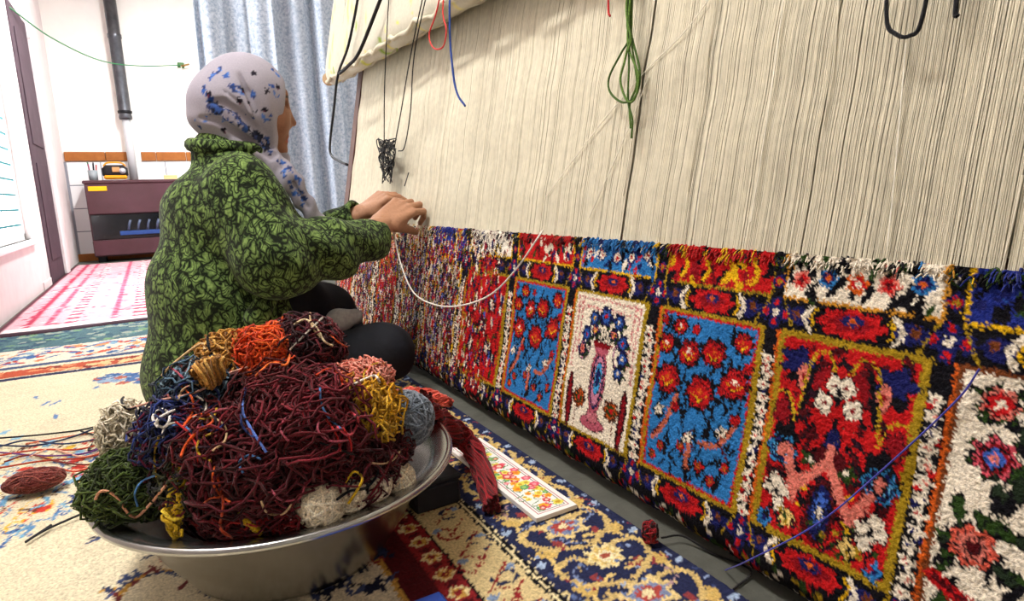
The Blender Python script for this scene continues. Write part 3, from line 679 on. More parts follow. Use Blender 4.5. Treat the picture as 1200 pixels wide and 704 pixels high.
# ------------------------------------------------------------------ gas heater and the things around it
ht = empty('gas_heater', (-.02, 6.7, 0), 'dark brown gas heater with a black glass window and blue burner', 'heater')
HB = mat('brown_enamel', '3d1f22', .35, spec=.5, noise=(6, .6, '52303a')); HBK = mat('black_glass', '0c0f16', .12, spec=.6)
hx0, hx1, hy, hz = -.465, .42, 6.6, .727
b = MB(); b.box((hx0, hy+.03, .05), (hx1, 6.88, hz-.02), .01); adopt(b.build('heater_body', HB), ht)
adopt(MB().box((hx0-.012, hy, hz-.03), (hx1+.012, 6.9, hz), .008).build('heater_top', HB), ht)
adopt(MB().box((hx0, hy+.005, .43), (hx1, hy+.03, hz-.03), .006).build('front_panel', HB), ht)
adopt(MB().box((hx0, hy+.005, .06), (hx1, hy+.03, .20), .006).build('lower_panel', HB), ht)
adopt(MB().box((hx0+.012, hy+.018, .205), (hx1-.012, hy+.03, .425), .003).build('heater_window', HBK), ht)
adopt(MB().box((-.25, hy+.002, .235), (.33, hy+.018, .275), .004).build('burner_tray', mat('blue_steel', '31508f', .3, metal=.4)), ht)
for k in range(7):
    x = -.18+k*.075; adopt(MB().tube([(x, hy+.01, .275), (x+.01, hy+.008, .33), (x+.025, hy+.01, .37)], .011, 8).build('ceramic_bar', mat('pale_ceramic', '4a566e', .4), smooth=True), ht)
adopt(MB().box((-.44, hy-.001, .635), (-.30, hy+.006, .675), .002).build('heater_label', mat('yellow_sticker', 'f2b90f', .5)), ht)
for x in (hx0+.05, hx1-.05): adopt(MB().box((x-.03, hy+.06, 0), (x+.03, 6.84, .052), .004).build('foot', BLACKM), ht)
fp = empty('flue_pipe', (-.09, 6.85, .727), 'heater flue pipe, pale below and dark silver above, rising up the white wall', 'pipe')
DKM = mat('dark_galvanised', '6b6d72', .35, metal=.9, noise=(10, .6, '3c3d42'))
V, F = lathe([(0, .72), (.034, .72), (.034, 1.30), (0, 1.30)], 24, (-.085, 6.85)); adopt(mesh('lower_pipe', V, F, mat('pale_grey_pipe', 'b9babd', .4)), fp)
V, F = lathe([(0, 1.28), (.052, 1.28), (.055, 1.30), (.05, 1.33), (.05, 1.98), (.056, 1.99), (.056, 2.02), (.05, 2.03), (.05, 2.595), (0, 2.595)], 24, (-.085, 6.85)); adopt(mesh('upper_pipe', V, F, DKM), fp)
V, F = lathe([(.05, 1.33), (.058, 1.335), (.058, 1.355), (.05, 1.36)], 24, (-.085, 6.85)); adopt(mesh('pipe_collar', V, F, BLACKM), fp)
# things on the heater
c = at(109.5, 208, 6.74); cup = empty('pencil_cup', (c[0], 6.74, .727), 'clear cup of pens standing on the gas heater', 'cup')
V, F = lathe([(0, .728), (.034, .728), (.038, .82), (.035, .82), (.031, .735), (0, .735)], 24, (c[0], 6.74)); adopt(mesh('cup_wall', V, F, mat('pale_plastic', '8f989c', .3)), cup)
for k, pc in enumerate(['b03a3a', '2a2a30', '3a6a4a', '8a3a5a', '202028']):
    a = k*1.3; adopt(MB().tube([(c[0]+.02*math.cos(a), 6.74+.02*math.sin(a), .74), (c[0]+.034*math.cos(a), 6.74+.03*math.sin(a), .87+.012*k % .03)], .006, 6).build('pen', mat('pen_%d' % k, pc, .5)), cup)
c = at(135, 202, 6.74); bag = empty('radio', (c[0], 6.74, .727), 'small black and orange radio standing on the gas heater', 'radio')
adopt(MB().box((c[0]-.10, 6.70, .745), (c[0]+.10, 6.79, .865), .03).build('radio_body', mat('black_plastic', '17161a', .4), smooth=True), bag)
adopt(MB().box((c[0]-.09, 6.692, .738), (c[0]+.09, 6.78, .775), .012).build('lower_band', mat('orange_plastic', 'e79a1e', .4)), bag)
adopt(MB().box((c[0]-.02, 6.69, .80), (c[0]+.04, 6.70, .845), .004).build('radio_dial', mat('tan_dial', 'b88a5a', .4)), bag)
adopt(MB().tube([(c[0]+.06, 6.695, .81), (c[0]+.06, 6.68, .81)], .026, 16).build('radio_knob', mat('silver_knob', 'c8ccd4', .3, metal=.6), smooth=True), bag)
V, F = tubes(spline([(c[0]-.085, 6.745, .855), (c[0]-.05, 6.745, .885), (c[0]+.05, 6.745, .885), (c[0]+.085, 6.745, .855)], 20)[None], .008, 8); adopt(mesh('handle', V, F, mat('orange_handle', 'e7931e', .4)), bag)
c = at(200, 208, 6.72); bx = empty('small_box', (c[0], 6.72, .727), 'little pale yellow box on top of the gas heater', 'box')
adopt(MB().box((c[0]-.055, 6.68, .727), (c[0]+.055, 6.76, .757), .003).build('box_body', mat('pale_card', 'dcc48a', .7)), bx)
adopt(MB().box((c[0]-.057, 6.678, .757), (c[0]+.057, 6.762, .768), .003).build('box_lid', mat('pale_card_lid', 'e6d29c', .7)), bx)
# wall hook, dangling cord and green line
c = at(212, 77, 6.94); hkk = empty('wall_hook', (c[0], YF, c[2]), 'green wall hook on the white wall', 'hook')
adopt(MB().box((c[0]-.03, YF-.02, c[2]-.02), (c[0]+.03, YF, c[2]+.03), .006).build('hook_plate', mat('green_hook', '3f6a34', .5)), hkk)
adopt(MB().tube([(c[0], YF-.02, c[2]), (c[0]+.01, YF-.06, c[2]-.01), (c[0]+.07, YF-.06, c[2]+.01)], .009, 8).build('hook_arm', mat('brass_hook', '8a6a3a', .4, metal=.5), smooth=True), hkk)
strand('pull_string', [(c[0], YF-.03, c[2]-.01), (c[0]+.01, YF-.02, c[2]-.4), (c[0]+.0, YF-.03, 1.0)], .005, 'dfdfd8', 'pale string dangling from the green wall hook', 'string', n=20)
strand('clothes_line', [hit(10, 8, (1, 0, 0), XL+.005), at(60, 44, 5.9), at(115, 70, 6.3), at(160, 77, 6.65), (c[0], YF-.03, c[2])], .005, '2f7a4a', 'thin green line slung from the left wall to the wall hook', 'cord', n=50)

# ------------------------------------------------------------------ floor rugs
RX0, RX1, RY0, RY1 = -.595, .572, .25, 3.07
cr = Canvas(RX0, RY0, RX1, RY1, .002, 'd2c6aa')
FC, RD, DRD, NV, TL, GOLD = 'ddcfa6', '8a2226', '4e1018', '232848', '3a5a72', 'c89a4a'
rr = random.Random(5)
def scroll(x, y, r, c, t, flip=1, a0=0):
    P = [(x+r*(1-k/14)*math.cos(a0+flip*k*.5), y+r*(1-k/14)*math.sin(a0+flip*k*.5)) for k in range(12)]; cr.curve(P, t, c, 40)
# right border bands (run along Y)
cr.rect(.385, RY0, RX1, RY1, NV); cr.rect(.375, RY0, .387, RY1, 'e2d2a4'); cr.rect(.381, RY0, .385, RY1, BLK)
cr.rect(.302, RY0, .376, RY1, 'cdb887'); cr.rect(.298, RY0, .303, RY1, BLK); cr.rect(.373, RY0, .376, RY1, BLK)
cr.rect(.262, RY0, .298, RY1, RD); cr.rect(.222, RY0, .262, RY1, DRD); cr.rect(.214, RY0, .222, RY1, GOLD)
y = RY0
k = 0
while y < RY1:
    cr.flower(.281, y, .0135, ['e2cf9a', GOLD, RD], 6); cr.ell(.281, y+.022, .009, .005, DRD, .4)
    scroll(.338+(.012 if k % 2 else -.012), y, .024, NV if k % 2 else RD, .0038, 1 if k % 2 else -1, k); cr.curve([(.315, y-.02), (.338, y), (.36, y+.022)], .0034, RD); cr.ell(.362 if k % 2 else .313, y+.012, .007, .005, '7a8fb0')
    y += .044; k += 1
# navy band: golden palmettes, arabesques, rosettes
y = RY0+.08; k = 0
while y < RY1:
    x = .478
    for s in (-1, 1):
        cr.curve([(x+s*.005, y-.06), (x+s*.055, y-.035), (x+s*.07, y+.005), (x+s*.035, y+.02), (x+s*.022, y-.002)], .0085, 'c9ae70', 40)
        cr.curve([(x+s*.07, y+.005), (x+s*.05, y+.045), (x+s*.01, y+.055)], .006, 'd8bd78', 30); cr.ell(x+s*.062, y-.045, .016, .008, 'c8a860', s*.7); cr.ell(x+s*.035, y+.06, .011, .006, '8a3a3a', s); cr.ell(x+s*.08, y+.03, .008, .006, '9fb2cc', .3)
    if k % 2 == 0:
        cr.ell(x, y, .036, .028, 'dcc488', 0, .2, 7); cr.ell(x, y, .026, .019, '7a86a8', 0, .15, 7); cr.ell(x, y, .018, .013, 'a8443c', 0, .15, 5); cr.ell(x, y, .009, .007, 'e6d6a8')
    else:
        cr.flower(x+.005, y, .026, ['e2d09a', 'd2b468', 'e8dcb4', '9a4a3a'], 8)
    for _ in range(34): cr.ell(x+rr.uniform(-.09, .09), y+rr.uniform(-.05, .05), rr.uniform(.003, .008), .0022, rr.choice(['8fa2c4', '5a6c98', 'c8ac6c', '8a343a', '39456e', 'b89c60', 'd8c48c']), rr.uniform(0, 3))
    for q in range(3):
        aa = q*2.1+k; cr.curve([(x+.03*math.cos(aa), y+.03*math.sin(aa)), (x+.055*math.cos(aa+.3), y+.042*math.sin(aa+.3)), (x+.07*math.cos(aa+.8), y+.05*math.sin(aa+.8))], .003, rr.choice(['c8ac6c', 'a8888a', '7a8ab0']))
    y += .092; k += 1
# far border bands (run along X)
cr.rect(RX0, 2.72, .385, RY1, '46626a'); cr.rect(RX0, 2.44, .30, 2.72, 'cfc6b4'); cr.rect(RX0, 2.40, .30, 2.44, '3c4a6a'); cr.rect(RX0, 2.28, .26, 2.37, 'a8482e'); cr.rect(RX0, 2.24, .24, 2.27, NV)
for _ in range(240): cr.ell(rr.uniform(RX0, .3), rr.uniform(2.74, RY1), rr.uniform(.008, .02), rr.uniform(.012, .025), rr.choice(['5d7c78', '33505e', '8a9488', '6a8a66', '2c4660']), rr.uniform(0, 3))
for _ in range(200): cr.ell(rr.uniform(RX0, .28), rr.uniform(2.46, 2.70), rr.uniform(.006, .014), rr.uniform(.014, .03), rr.choice(['b8503a', '3a5a92', '3a5a92', 'c88a5a', '7a9ab0', 'a83a34', '40608a']), rr.uniform(0, 3))
for _ in range(60): cr.ell(rr.uniform(RX0, .24), rr.uniform(2.29, 2.36), .012, .02, rr.choice(['d0845a', '7a2a24', 'c8b080']), rr.uniform(0, 3))
# corner spray in the field by the far border
for _ in range(44):
    p = flr(155+rr.uniform(-40, 28), 446+rr.uniform(-6, 6)); cr.ell(p[0], p[1], .012, .02, rr.choice(['4a6a9a', '8aa0b8', 'a85a4a', '3a5a8a']), rr.uniform(0, 3))
for _ in range(5): p = flr(rr.uniform(40, 120), rr.uniform(455, 500)); cr.ell(p[0], p[1], .005, .02, '5a7aa8', rr.uniform(-.6, .6))
# medallion arm at the left: blue, red and yellow arabesques
for _ in range(170):
    x, yy_ = rr.uniform(-25, 135), rr.uniform(520, 640)
    if yy_ > 640-(x*.35) : continue
    p = flr(x, yy_); a = rr.uniform(0, 6.3); r = rr.uniform(.012, .028)
    cr.curve([(p[0]+r*math.cos(a), p[1]+1.4*r*math.sin(a)), (p[0], p[1]), (p[0]+r*math.cos(a+1.7), p[1]+1.4*r*math.sin(a+1.7))], rr.uniform(.0025, .006), rr.choice(['3a5a92', '5a86b0', 'c0392e', 'd9a93a', '2c3c6a', '6a9ab8', '5a3a2a']))
for _ in range(26): p = flr(rr.uniform(0, 130), rr.uniform(505, 600)); cr.ell(p[0], p[1], .01, .014, rr.choice(['c8a03a', 'b8392e', '7aa6c2', 'e6dcb8']), rr.uniform(0, 3))
def branch(pts, c, t, leaves, lc):
    Q = spline([flr(*q)[:2] for q in pts], 60); cr.line(Q, t, c)
    for _ in range(leaves):
        q = Q[rr.randrange(60)]; a = rr.uniform(0, 6.3); l = rr.uniform(.008, .016); cr.ell(q[0]+l*math.cos(a), q[1]+l*math.sin(a), l, .0035, rr.choice(lc), a)
branch([(100, 635), (150, 628), (190, 648), (215, 640)], '2c2c3c', .004, 26, ['2c3450', '39456a', '8a3a34', 'b88a3a'])
branch([(130, 700), (165, 680), (205, 672), (240, 690)], '2c2c3c', .004, 30, ['2c3450', '39456a', 'b88a3a', '6a2a2a'])
branch([(300, 690), (360, 680), (420, 665), (455, 650)], '20202c', .005, 46, ['1c2038', '2c3450', '8a3a34', '1c2038'])
branch([(330, 665), (390, 650), (440, 640)], '20202c', .004, 34, ['1c2038', '2c3450', '6a2a2a'])
branch([(340, 704), (400, 690), (450, 690)], '20202c', .004, 30, ['1c2038', '39456a'])
for _ in range(500):                                              # wear: lighter and darker blotches in the field
    x, yy_ = rr.uniform(RX0, .21), rr.uniform(RY0, 2.2); 
    i = int((x-RX0)/.002); j = int((yy_-RY0)/.002); a, b = rr.randrange(6, 26), rr.randrange(4, 18); cr.A[max(0, j-b):j+b, max(0, i-a):i+a] *= rr.choice([.97, 1.025])
def rug_mesh(name, canvas, x0, x1, dx, ys, z, label, mats=RUGM, amp=.0009):
    xs = np.arange(x0, x1+dx/2, dx); X, Y = np.meshgrid(xs, ys)
    Z = z+rng.normal(size=X.shape)*amp*.6+.0015*np.sin(X*9+Y*5)+.001*np.sin(Y*13-X*7)
    edge = (X < x0+dx/2) | (X > x1-dx) | (Y <= ys[0]) | (Y >= ys[-1]); Z = np.where(edge, .0015, Z)
    C = canvas.sample(X+rng.normal(size=X.shape)*.0012, Y+rng.normal(size=X.shape)*.0012)
    w = len(xs); ii, jj = np.meshgrid(np.arange(len(ys)-1), np.arange(w-1), indexing='ij')
    F = np.stack([ii*w+jj, ii*w+jj+1, (ii+1)*w+jj+1, (ii+1)*w+jj], -1).reshape(-1, 4)
    return tag(mesh(name, np.stack([X, Y, Z], -1).reshape(-1, 3), F, mats, None, False, C.reshape(-1, 3)), label, 'rug')
rug_mesh('floor_rug', cr, RX0, RX1, .0033, np.concatenate([np.arange(RY0, 1.5, .0033), np.arange(1.5, RY1, .008)]), .006, 'large cream floor rug with navy and gold arabesque border under the basin')
# pink rug in front of the heater
PX0, PX1, PY0, PY1 = -.605, .62, 3.05, 6.42
cq = Canvas(PX0, PY0, PX1, PY1, .004, 'cf9fa8')
for x, wd, c in ((-.52, .03, 'a8324e'), (-.44, .018, 'c4607a'), (-.37, .05, 'b8405c'), (-.2, .02, 'c4607a'), (-.12, .06, 'a8324e'), (.02, .02, 'c4607a'), (.2, .05, 'b03a56'), (.36, .02, 'c4607a'), (.48, .05, 'a8324e')):
    cq.rect(x, PY0, x+wd, PY1, c)
    y = PY0
    while y < PY1: cq.ell(x+wd/2, y, wd*.55, .03, 'f0dcdc' if wd > .03 else 'a8324e', .5); y += .11
for _ in range(700): cq.ell(rr.uniform(PX0, PX1), rr.uniform(PY0, PY1), rr.uniform(.005, .012), rr.uniform(.012, .03), rr.choice(['b04a66', '9c2c48', 'e6cccc', 'c07a8a']), rr.uniform(0, 3))
cq.rect(PX0, PY0, PX1, PY0+.07, '35202a'); cq.rect(PX0, PY0+.07, PX1, PY0+.15, 'e8d2d4'); cq.rect(PX0, PY0, PX0+.03, PY1, '5a2a38')
rug_mesh('pink_rug', cq, PX0, PX1, .012, np.arange(PY0, PY1, .012), .011, 'pink rug with crimson stripes in front of the gas heater', amp=.0006)
# blue cloth poking in at the lower edge
bc = MB(); bc.box((.12, .40, .0085), (.258, .648, .0155), .003); bc.box((.13, .41, .0155), (.254, .644, .020), .002)
tag(bc.build('blue_cloth', mat('bright_blue_cloth', '2f4fb0', .8, noise=(40, .5, '2a4490'))), 'folded bright blue cloth lying on the rug in front of the basin', 'cloth')

# ------------------------------------------------------------------ pattern card, black box, small things on the rug
q = [flr(*p_, .012) for p_ in ((563, 515), (676, 594), (634, 613), (532, 534))]
o3 = np.array(q); ex = o3[1]-o3[0]; ex = ex/np.linalg.norm(ex); n_ = np.array([0, 0, 1]); ey = np.cross(n_, ex)
Wc, Hc = float(np.linalg.norm(o3[1]-o3[0])), .075
cc_ = Canvas(0, 0, Wc, Hc, .0012, 'f6f2ee')
cc_.frame(.008, .008, Wc-.008, Hc-.008, .0022, 'a83a4a')
cc_.frame(.013, .013, Wc-.013, Hc-.013, .0012, '5a5a5a')
for _ in range(46):
    x, y = rr.uniform(.02, Wc-.02), rr.uniform(.018, Hc-.018); a = rr.uniform(0, 6.3); cc_.curve([(x, y), (x+.012*math.cos(a), y+.012*math.sin(a)), (x+.02*math.cos(a+.8), y+.02*math.sin(a+.8))], .0014, '4a8a4a')
for _ in range(85):
    x, y = rr.uniform(.018, Wc-.018), rr.uniform(.017, Hc-.017); r = rr.uniform(.004, .009); cc_.flower(x, y, r, rr.choice([['e0506a', 'f0a0a8'], ['f0b020', 'e07a20'], ['d03040', 'f6d0c0'], ['e8e060', 'd0a020'], ['5aa060', 'a0c870']]), 5)
nx, ny = int(Wc/.0015), int(Hc/.0015); gx, gy = np.meshgrid(np.linspace(0, Wc, nx), np.linspace(0, Hc, ny))
top = o3[0]-ey*0+ex*gx[..., None]+(-ey)*gy[..., None]; top[..., 2] = .0165
Vc = top.reshape(-1, 3); ii, jj = np.meshgrid(np.arange(ny-1), np.arange(nx-1), indexing='ij')
Fc = np.stack([ii*nx+jj, (ii+1)*nx+jj, (ii+1)*nx+jj+1, ii*nx+jj+1], -1).reshape(-1, 4)
card = empty('pattern_card', (float(o3[:, 0].mean()), float(o3[:, 1].mean()), .01), 'white card printed with colourful flowers lying on the rug border', 'card')
CARDM = attr_mat('printed_card', rough=.4, spec=.4, namt=.02, bump=0)
adopt(mesh('printed_face', Vc, Fc, CARDM, None, False, cc_.sample(gx, gy).reshape(-1, 3)), card)
m = MB(); cs = [o3[0], o3[0]+ex*Wc, o3[0]+ex*Wc-ey*Hc, o3[0]-ey*Hc]; m.add([(p[0], p[1], z) for z in (.0095, .0163) for p in cs], [[0, 1, 2, 3], [4, 5, 6, 7], [0, 1, 5, 4], [1, 2, 6, 5], [2, 3, 7, 6], [3, 0, 4, 7]])
adopt(m.build('card_board', mat('white_board', 'efece6', .6)), card)
p = flr(520, 598, .01)+np.array([.008, 0, 0]); BOX = (p[0], p[1]); bx = empty('black_box', (p[0], p[1]+.06, .008), 'low black box on the rug beside the basin', 'box')
adopt(MB().box((p[0]-.05, p[1]+.01, .009), (p[0]+.028, p[1]+.13, .05), .004).build('box_body', mat('black_card', '16171c', .6, noise=(20, .5, '23252c'))), bx)
adopt(MB().box((p[0]-.052, p[1]+.008, .05), (p[0]+.030, p[1]+.132, .06), .003).build('box_lid', mat('black_card_lid', '1d1f26', .5)), bx)

# ------------------------------------------------------------------ aluminium basin
BC, BR, BZ = (.126, .876), .2335, .14
V, F = lathe([(0, .012), (.115, .012), (.128, .0085), (.137, .011), (.142, .02), (.168, .06), (.192, .105), (.206, .130), (.214, .1345), (BR-.006, .1355), (BR, .138), (BR, .1415), (BR-.006, .1425), (.213, .1405), (.203, .135), (.188, .105), (.164, .06), (.138, .022), (.11, .017), (0, .017)], 96, BC)
bs = empty('metal_basin', (BC[0], BC[1], .008), 'wide dull aluminium basin on the rug, heaped with coloured yarn', 'basin')
body = adopt(mesh('basin_body', V, F, METAL), bs)
a = np.linspace(0, 2*np.pi, 97); P = np.stack([BC[0]+(BR-.002)*np.cos(a), BC[1]+(BR-.002)*np.sin(a), np.full(97, .1395)], -1); V, F = tubes(P[None], .0048, 10); adopt(mesh('rolled_rim', V, F, METAL), bs)

# ------------------------------------------------------------------ yarn
def unit(v): return v/(np.linalg.norm(v, axis=-1, keepdims=True)+1e-12)
def walk_paths(n, N, step, r_):
    """smooth random walks on the unit sphere"""
    d = unit(r_.normal(size=(n, 3))); t = unit(np.cross(d, r_.normal(size=(n, 3)))); P = np.zeros((n, N, 3)); w = r_.normal(size=n)*.4
    for k in range(N):
        P[:, k] = d; w = .8*w+r_.normal(size=n)*.25; t = unit(t*np.cos(w)[:, None]+np.cross(d, t)*np.sin(w)[:, None])
        d2 = unit(d+t*step); t = unit(t-(t*d2).sum(1, keepdims=True)*d2); d = d2
    return P
def yarn_col(cols, n, N, sides, r_, var=.22):
    C = np.array([lin(c) for c in cols])[r_.integers(0, len(cols), n)]*np.clip(1+r_.normal(size=(n, 1))*var, .4, 1.7)
    return np.repeat(C, N*sides, 0)
def keep_in_basin(P):
    """push yarn inside the basin wall and above its bottom"""
    z = np.maximum(P[..., 2], .0195); dx, dy = P[..., 0]-BC[0], P[..., 1]-BC[1]; r = np.hypot(dx, dy)+1e-9
    lim = np.interp(z, [.017, .022, .06, .105, .135, .141, .150], [.11, .136, .162, .186, .200, .210, 9.0]); f = np.minimum(1, lim/r)
    P[..., 0] = BC[0]+dx*f; P[..., 1] = BC[1]+dy*f; P[..., 2] = z
NEIGH = []      # (centre, radii, rigid) of every yarn mass in the heap
def press(P, me):
    """flatten a soft mass against its neighbours: what would lie deeper in a neighbour is drawn back to the face they share"""
    c0, r0_, _ = NEIGH[me]; Q = P.reshape(-1, 3); todo = np.arange(len(Q))
    for _ in range(28):
        q = Q[todo]; kA = np.linalg.norm((q-c0)/r0_, axis=1); bad = np.zeros(len(q), bool)
        for j, (c, r, rigid) in enumerate(NEIGH):
            if j == me: continue
            kB = np.linalg.norm((q-c)/r, axis=1); bad |= (kB < 1.03) if rigid else ((kB < 1) & (kB < kA))
        todo = todo[bad]
        if not len(todo): break
        Q[todo] = c0+(Q[todo]-c0)*.93
    P[:] = Q.reshape(P.shape)
def over_rim(P):
    """lift what crosses the basin's rim so that it lies on it"""
    r = np.hypot(P[..., 0]-BC[0], P[..., 1]-BC[1]); m = (r > .195) & (r < .245); P[..., 2] = np.where(m, np.maximum(P[..., 2], .1475), P[..., 2])
    q = P[..., 2] < .1475; lim = np.where(r <= .195, np.interp(P[..., 2], [.017, .022, .06, .105, .135], [.11, .136, .162, .186, .198]), 9.0); f = np.where(q, np.minimum(1, lim/(r+1e-9)), 1)
    P[..., 0] = BC[0]+(P[..., 0]-BC[0])*f; P[..., 1] = BC[1]+(P[..., 1]-BC[1])*f; P[..., 2] = np.where(r < .245, np.maximum(P[..., 2], .0195), np.maximum(P[..., 2], .010))
def tangle(name, c, rad, cols, label, n=70, N=22, r=.0022, step=.16, rough=.10, seed=0, tilt=0, core=True, group=None, wiggle=.0, zmin=None, cat='yarn', inside=False, me=None, rim=False):
    r_ = np.random.default_rng(seed+1000); D = walk_paths(n, N, step, r_); rr_ = np.array(rad)
    k = np.arange(N)[None]; ph = r_.uniform(0, 6.28, (n, 1)); fr_ = r_.uniform(.25, .7, (n, 1))
    s = .9+rough*np.sin(k*fr_+ph)+r_.normal(size=(n, 1))*rough*.5
    P = D*rr_*s[..., None]
    if wiggle: P = P+wiggle*np.stack([np.sin(k*1.9+ph), np.sin(k*2.3+ph*2), np.cos(k*1.7+ph*3)], -1)
    ca, sa = math.cos(tilt), math.sin(tilt); P = np.stack([P[..., 0]*ca+P[..., 2]*sa, P[..., 1], -P[..., 0]*sa+P[..., 2]*ca], -1)
    P = P+np.asarray(c)
    if zmin is not None: P[..., 2] = np.maximum(P[..., 2], zmin+r)
    if me is not None: press(P, me)
    if inside: keep_in_basin(P)
    if rim: over_rim(P)
    V, F = tubes(P, r, 4); C = yarn_col(cols, n, N, 4, r_)
    if core:
        a, b = np.meshgrid(np.linspace(0, np.pi, 13), np.arange(20)/20*2*np.pi, indexing='ij'); q = np.stack([np.sin(a)*np.cos(b), np.sin(a)*np.sin(b), np.cos(a)], -1).reshape(-1, 3)*rr_*.84
        q = np.stack([q[:, 0]*ca+q[:, 2]*sa, q[:, 1], -q[:, 0]*sa+q[:, 2]*ca], -1)+np.asarray(c)
        if zmin is not None: q[:, 2] = np.maximum(q[:, 2], zmin+.0005)
        if me is not None: press(q, me)
        if inside: keep_in_basin(q)
        if rim: over_rim(q)
        i, j = np.meshgrid(np.arange(12), np.arange(20), indexing='ij'); f = np.stack([i*20+j, (i+1)*20+j, (i+1)*20+(j+1) % 20, i*20+(j+1) % 20], -1).reshape(-1, 4)+len(V)
        V = np.vstack([V, q]); F = np.vstack([F, f]); C = np.vstack([C, np.tile(np.array(lin(cols[0])), (len(q), 1))])
    return tag(mesh(name, V, F, WOOL, None, True, C), label, cat, group)
def ball(name, c, rad, cols, label, n=44, r=.0024, seed=0, zmin=None):
    r_ = np.random.default_rng(seed+50); a = np.linspace(0, 2*np.pi, 31); e1 = unit(r_.normal(size=(n, 3))); e2 = unit(np.cross(e1, r_.normal(size=(n, 3))))
    P = (np.cos(a)[None, :, None]*e1[:, None]+np.sin(a)[None, :, None]*e2[:, None])*(.93+r_.uniform(0, .1, (n, 1, 1)))*np.array(rad)+np.asarray(c)
    if zmin is not None: P[..., 2] = np.maximum(P[..., 2], zmin+r)
    V, F = tubes(P, r, 5); C = yarn_col(cols, n, 31, 5, r_, .12)
    a_, b_ = np.meshgrid(np.linspace(0, np.pi, 13), np.arange(20)/20*2*np.pi, indexing='ij'); q = np.stack([np.sin(a_)*np.cos(b_), np.sin(a_)*np.sin(b_), np.cos(a_)], -1).reshape(-1, 3)*np.array(rad)*.95+np.asarray(c)
    if zmin is not None: q[:, 2] = np.maximum(q[:, 2], zmin+.0005)
    i, j = np.meshgrid(np.arange(12), np.arange(20), indexing='ij'); f = np.stack([i*20+j, (i+1)*20+j, (i+1)*20+(j+1) % 20, i*20+(j+1) % 20], -1).reshape(-1, 4)+len(V)
    return tag(mesh(name, np.vstack([V, q]), np.vstack([F, f]), WOOL, None, True, np.vstack([C, np.tile(np.array(lin(cols[0])), (len(q), 1))])), label, 'yarn')
def over_things(P, r):
    over_rim(P); x, y = P[..., 0], P[..., 1]; a = (x-o3[0][0])*ex[0]+(y-o3[0][1])*ex[1]; b = -((x-o3[0][0])*ey[0]+(y-o3[0][1])*ey[1])
    on = (a > -.003) & (a < Wc+.003) & (b > -.003) & (b < Hc+.003); P[..., 2] = np.where(on, np.maximum(P[..., 2], .0175+r), P[..., 2])
    on = (x > BOX[0]-.053) & (x < BOX[0]+.031) & (y > BOX[1]+.007) & (y < BOX[1]+.133); P[..., 2] = np.where(on, np.maximum(P[..., 2], .061+r), P[..., 2])
def hank(name, path, width, cols, label, n=50, r=.0022, seed=0, N=44, twist=5, curl=.0, zmin=None, flat=1.0, drape=False):
    r_ = np.random.default_rng(seed+300); Q = spline(path, N); T = unit(np.gradient(Q, axis=0)); up = np.array([0, 0, 1.0]); s_ = unit(np.cross(T, up)+1e-6); u_ = np.cross(s_, T)
    a = r_.uniform(0, 6.28, (n, 1)); q = np.sqrt(r_.uniform(0, 1, (n, 1))); k = np.linspace(0, 1, N)[None]; w = np.asarray(width, float)
    w = np.interp(np.linspace(0, 1, N), np.linspace(0, 1, len(np.atleast_1d(w))), np.atleast_1d(w))[None]
    an = a+twist*k+.5*np.sin(k*9+a); rad = w*q*(1+.15*np.sin(k*17+a*3))
    P = Q[None]+(rad*np.cos(an))[..., None]*s_[None]+(flat*rad*np.sin(an))[..., None]*u_[None]
    if curl: P = P+curl*np.stack([np.sin(k*60+a*5), np.cos(k*52+a*3), np.sin(k*47+a*7)], -1)
    if zmin is not None: P[..., 2] = np.maximum(P[..., 2], zmin+r)
    if drape: over_things(P, r)
    V, F = tubes(P, r, 5); return tag(mesh(name, V, F, WOOL, None, True, yarn_col(cols, n, N, 5, r_)), label, 'yarn')

DC, DR = np.array([.126, .885, .115]), np.array([.205, .205, .205])
def heap(x, y, depth=0.0):
    """point of the heap's dome seen at that place, sunk by depth"""
    d = ray(x, y); o = (CC-DC)/DR; v = d/DR; A = v@v; B = 2*o@v; C = o@o-1; disc = B*B-4*A*C
    t = (-B-math.sqrt(disc))/(2*A) if disc > 0 else -B/(2*A)
    p = CC+t*d; return p-unit(p-DC)*depth
MARO = ['4a0a14', '5a0f1a', '420912', '66121e', '4e0e1a']
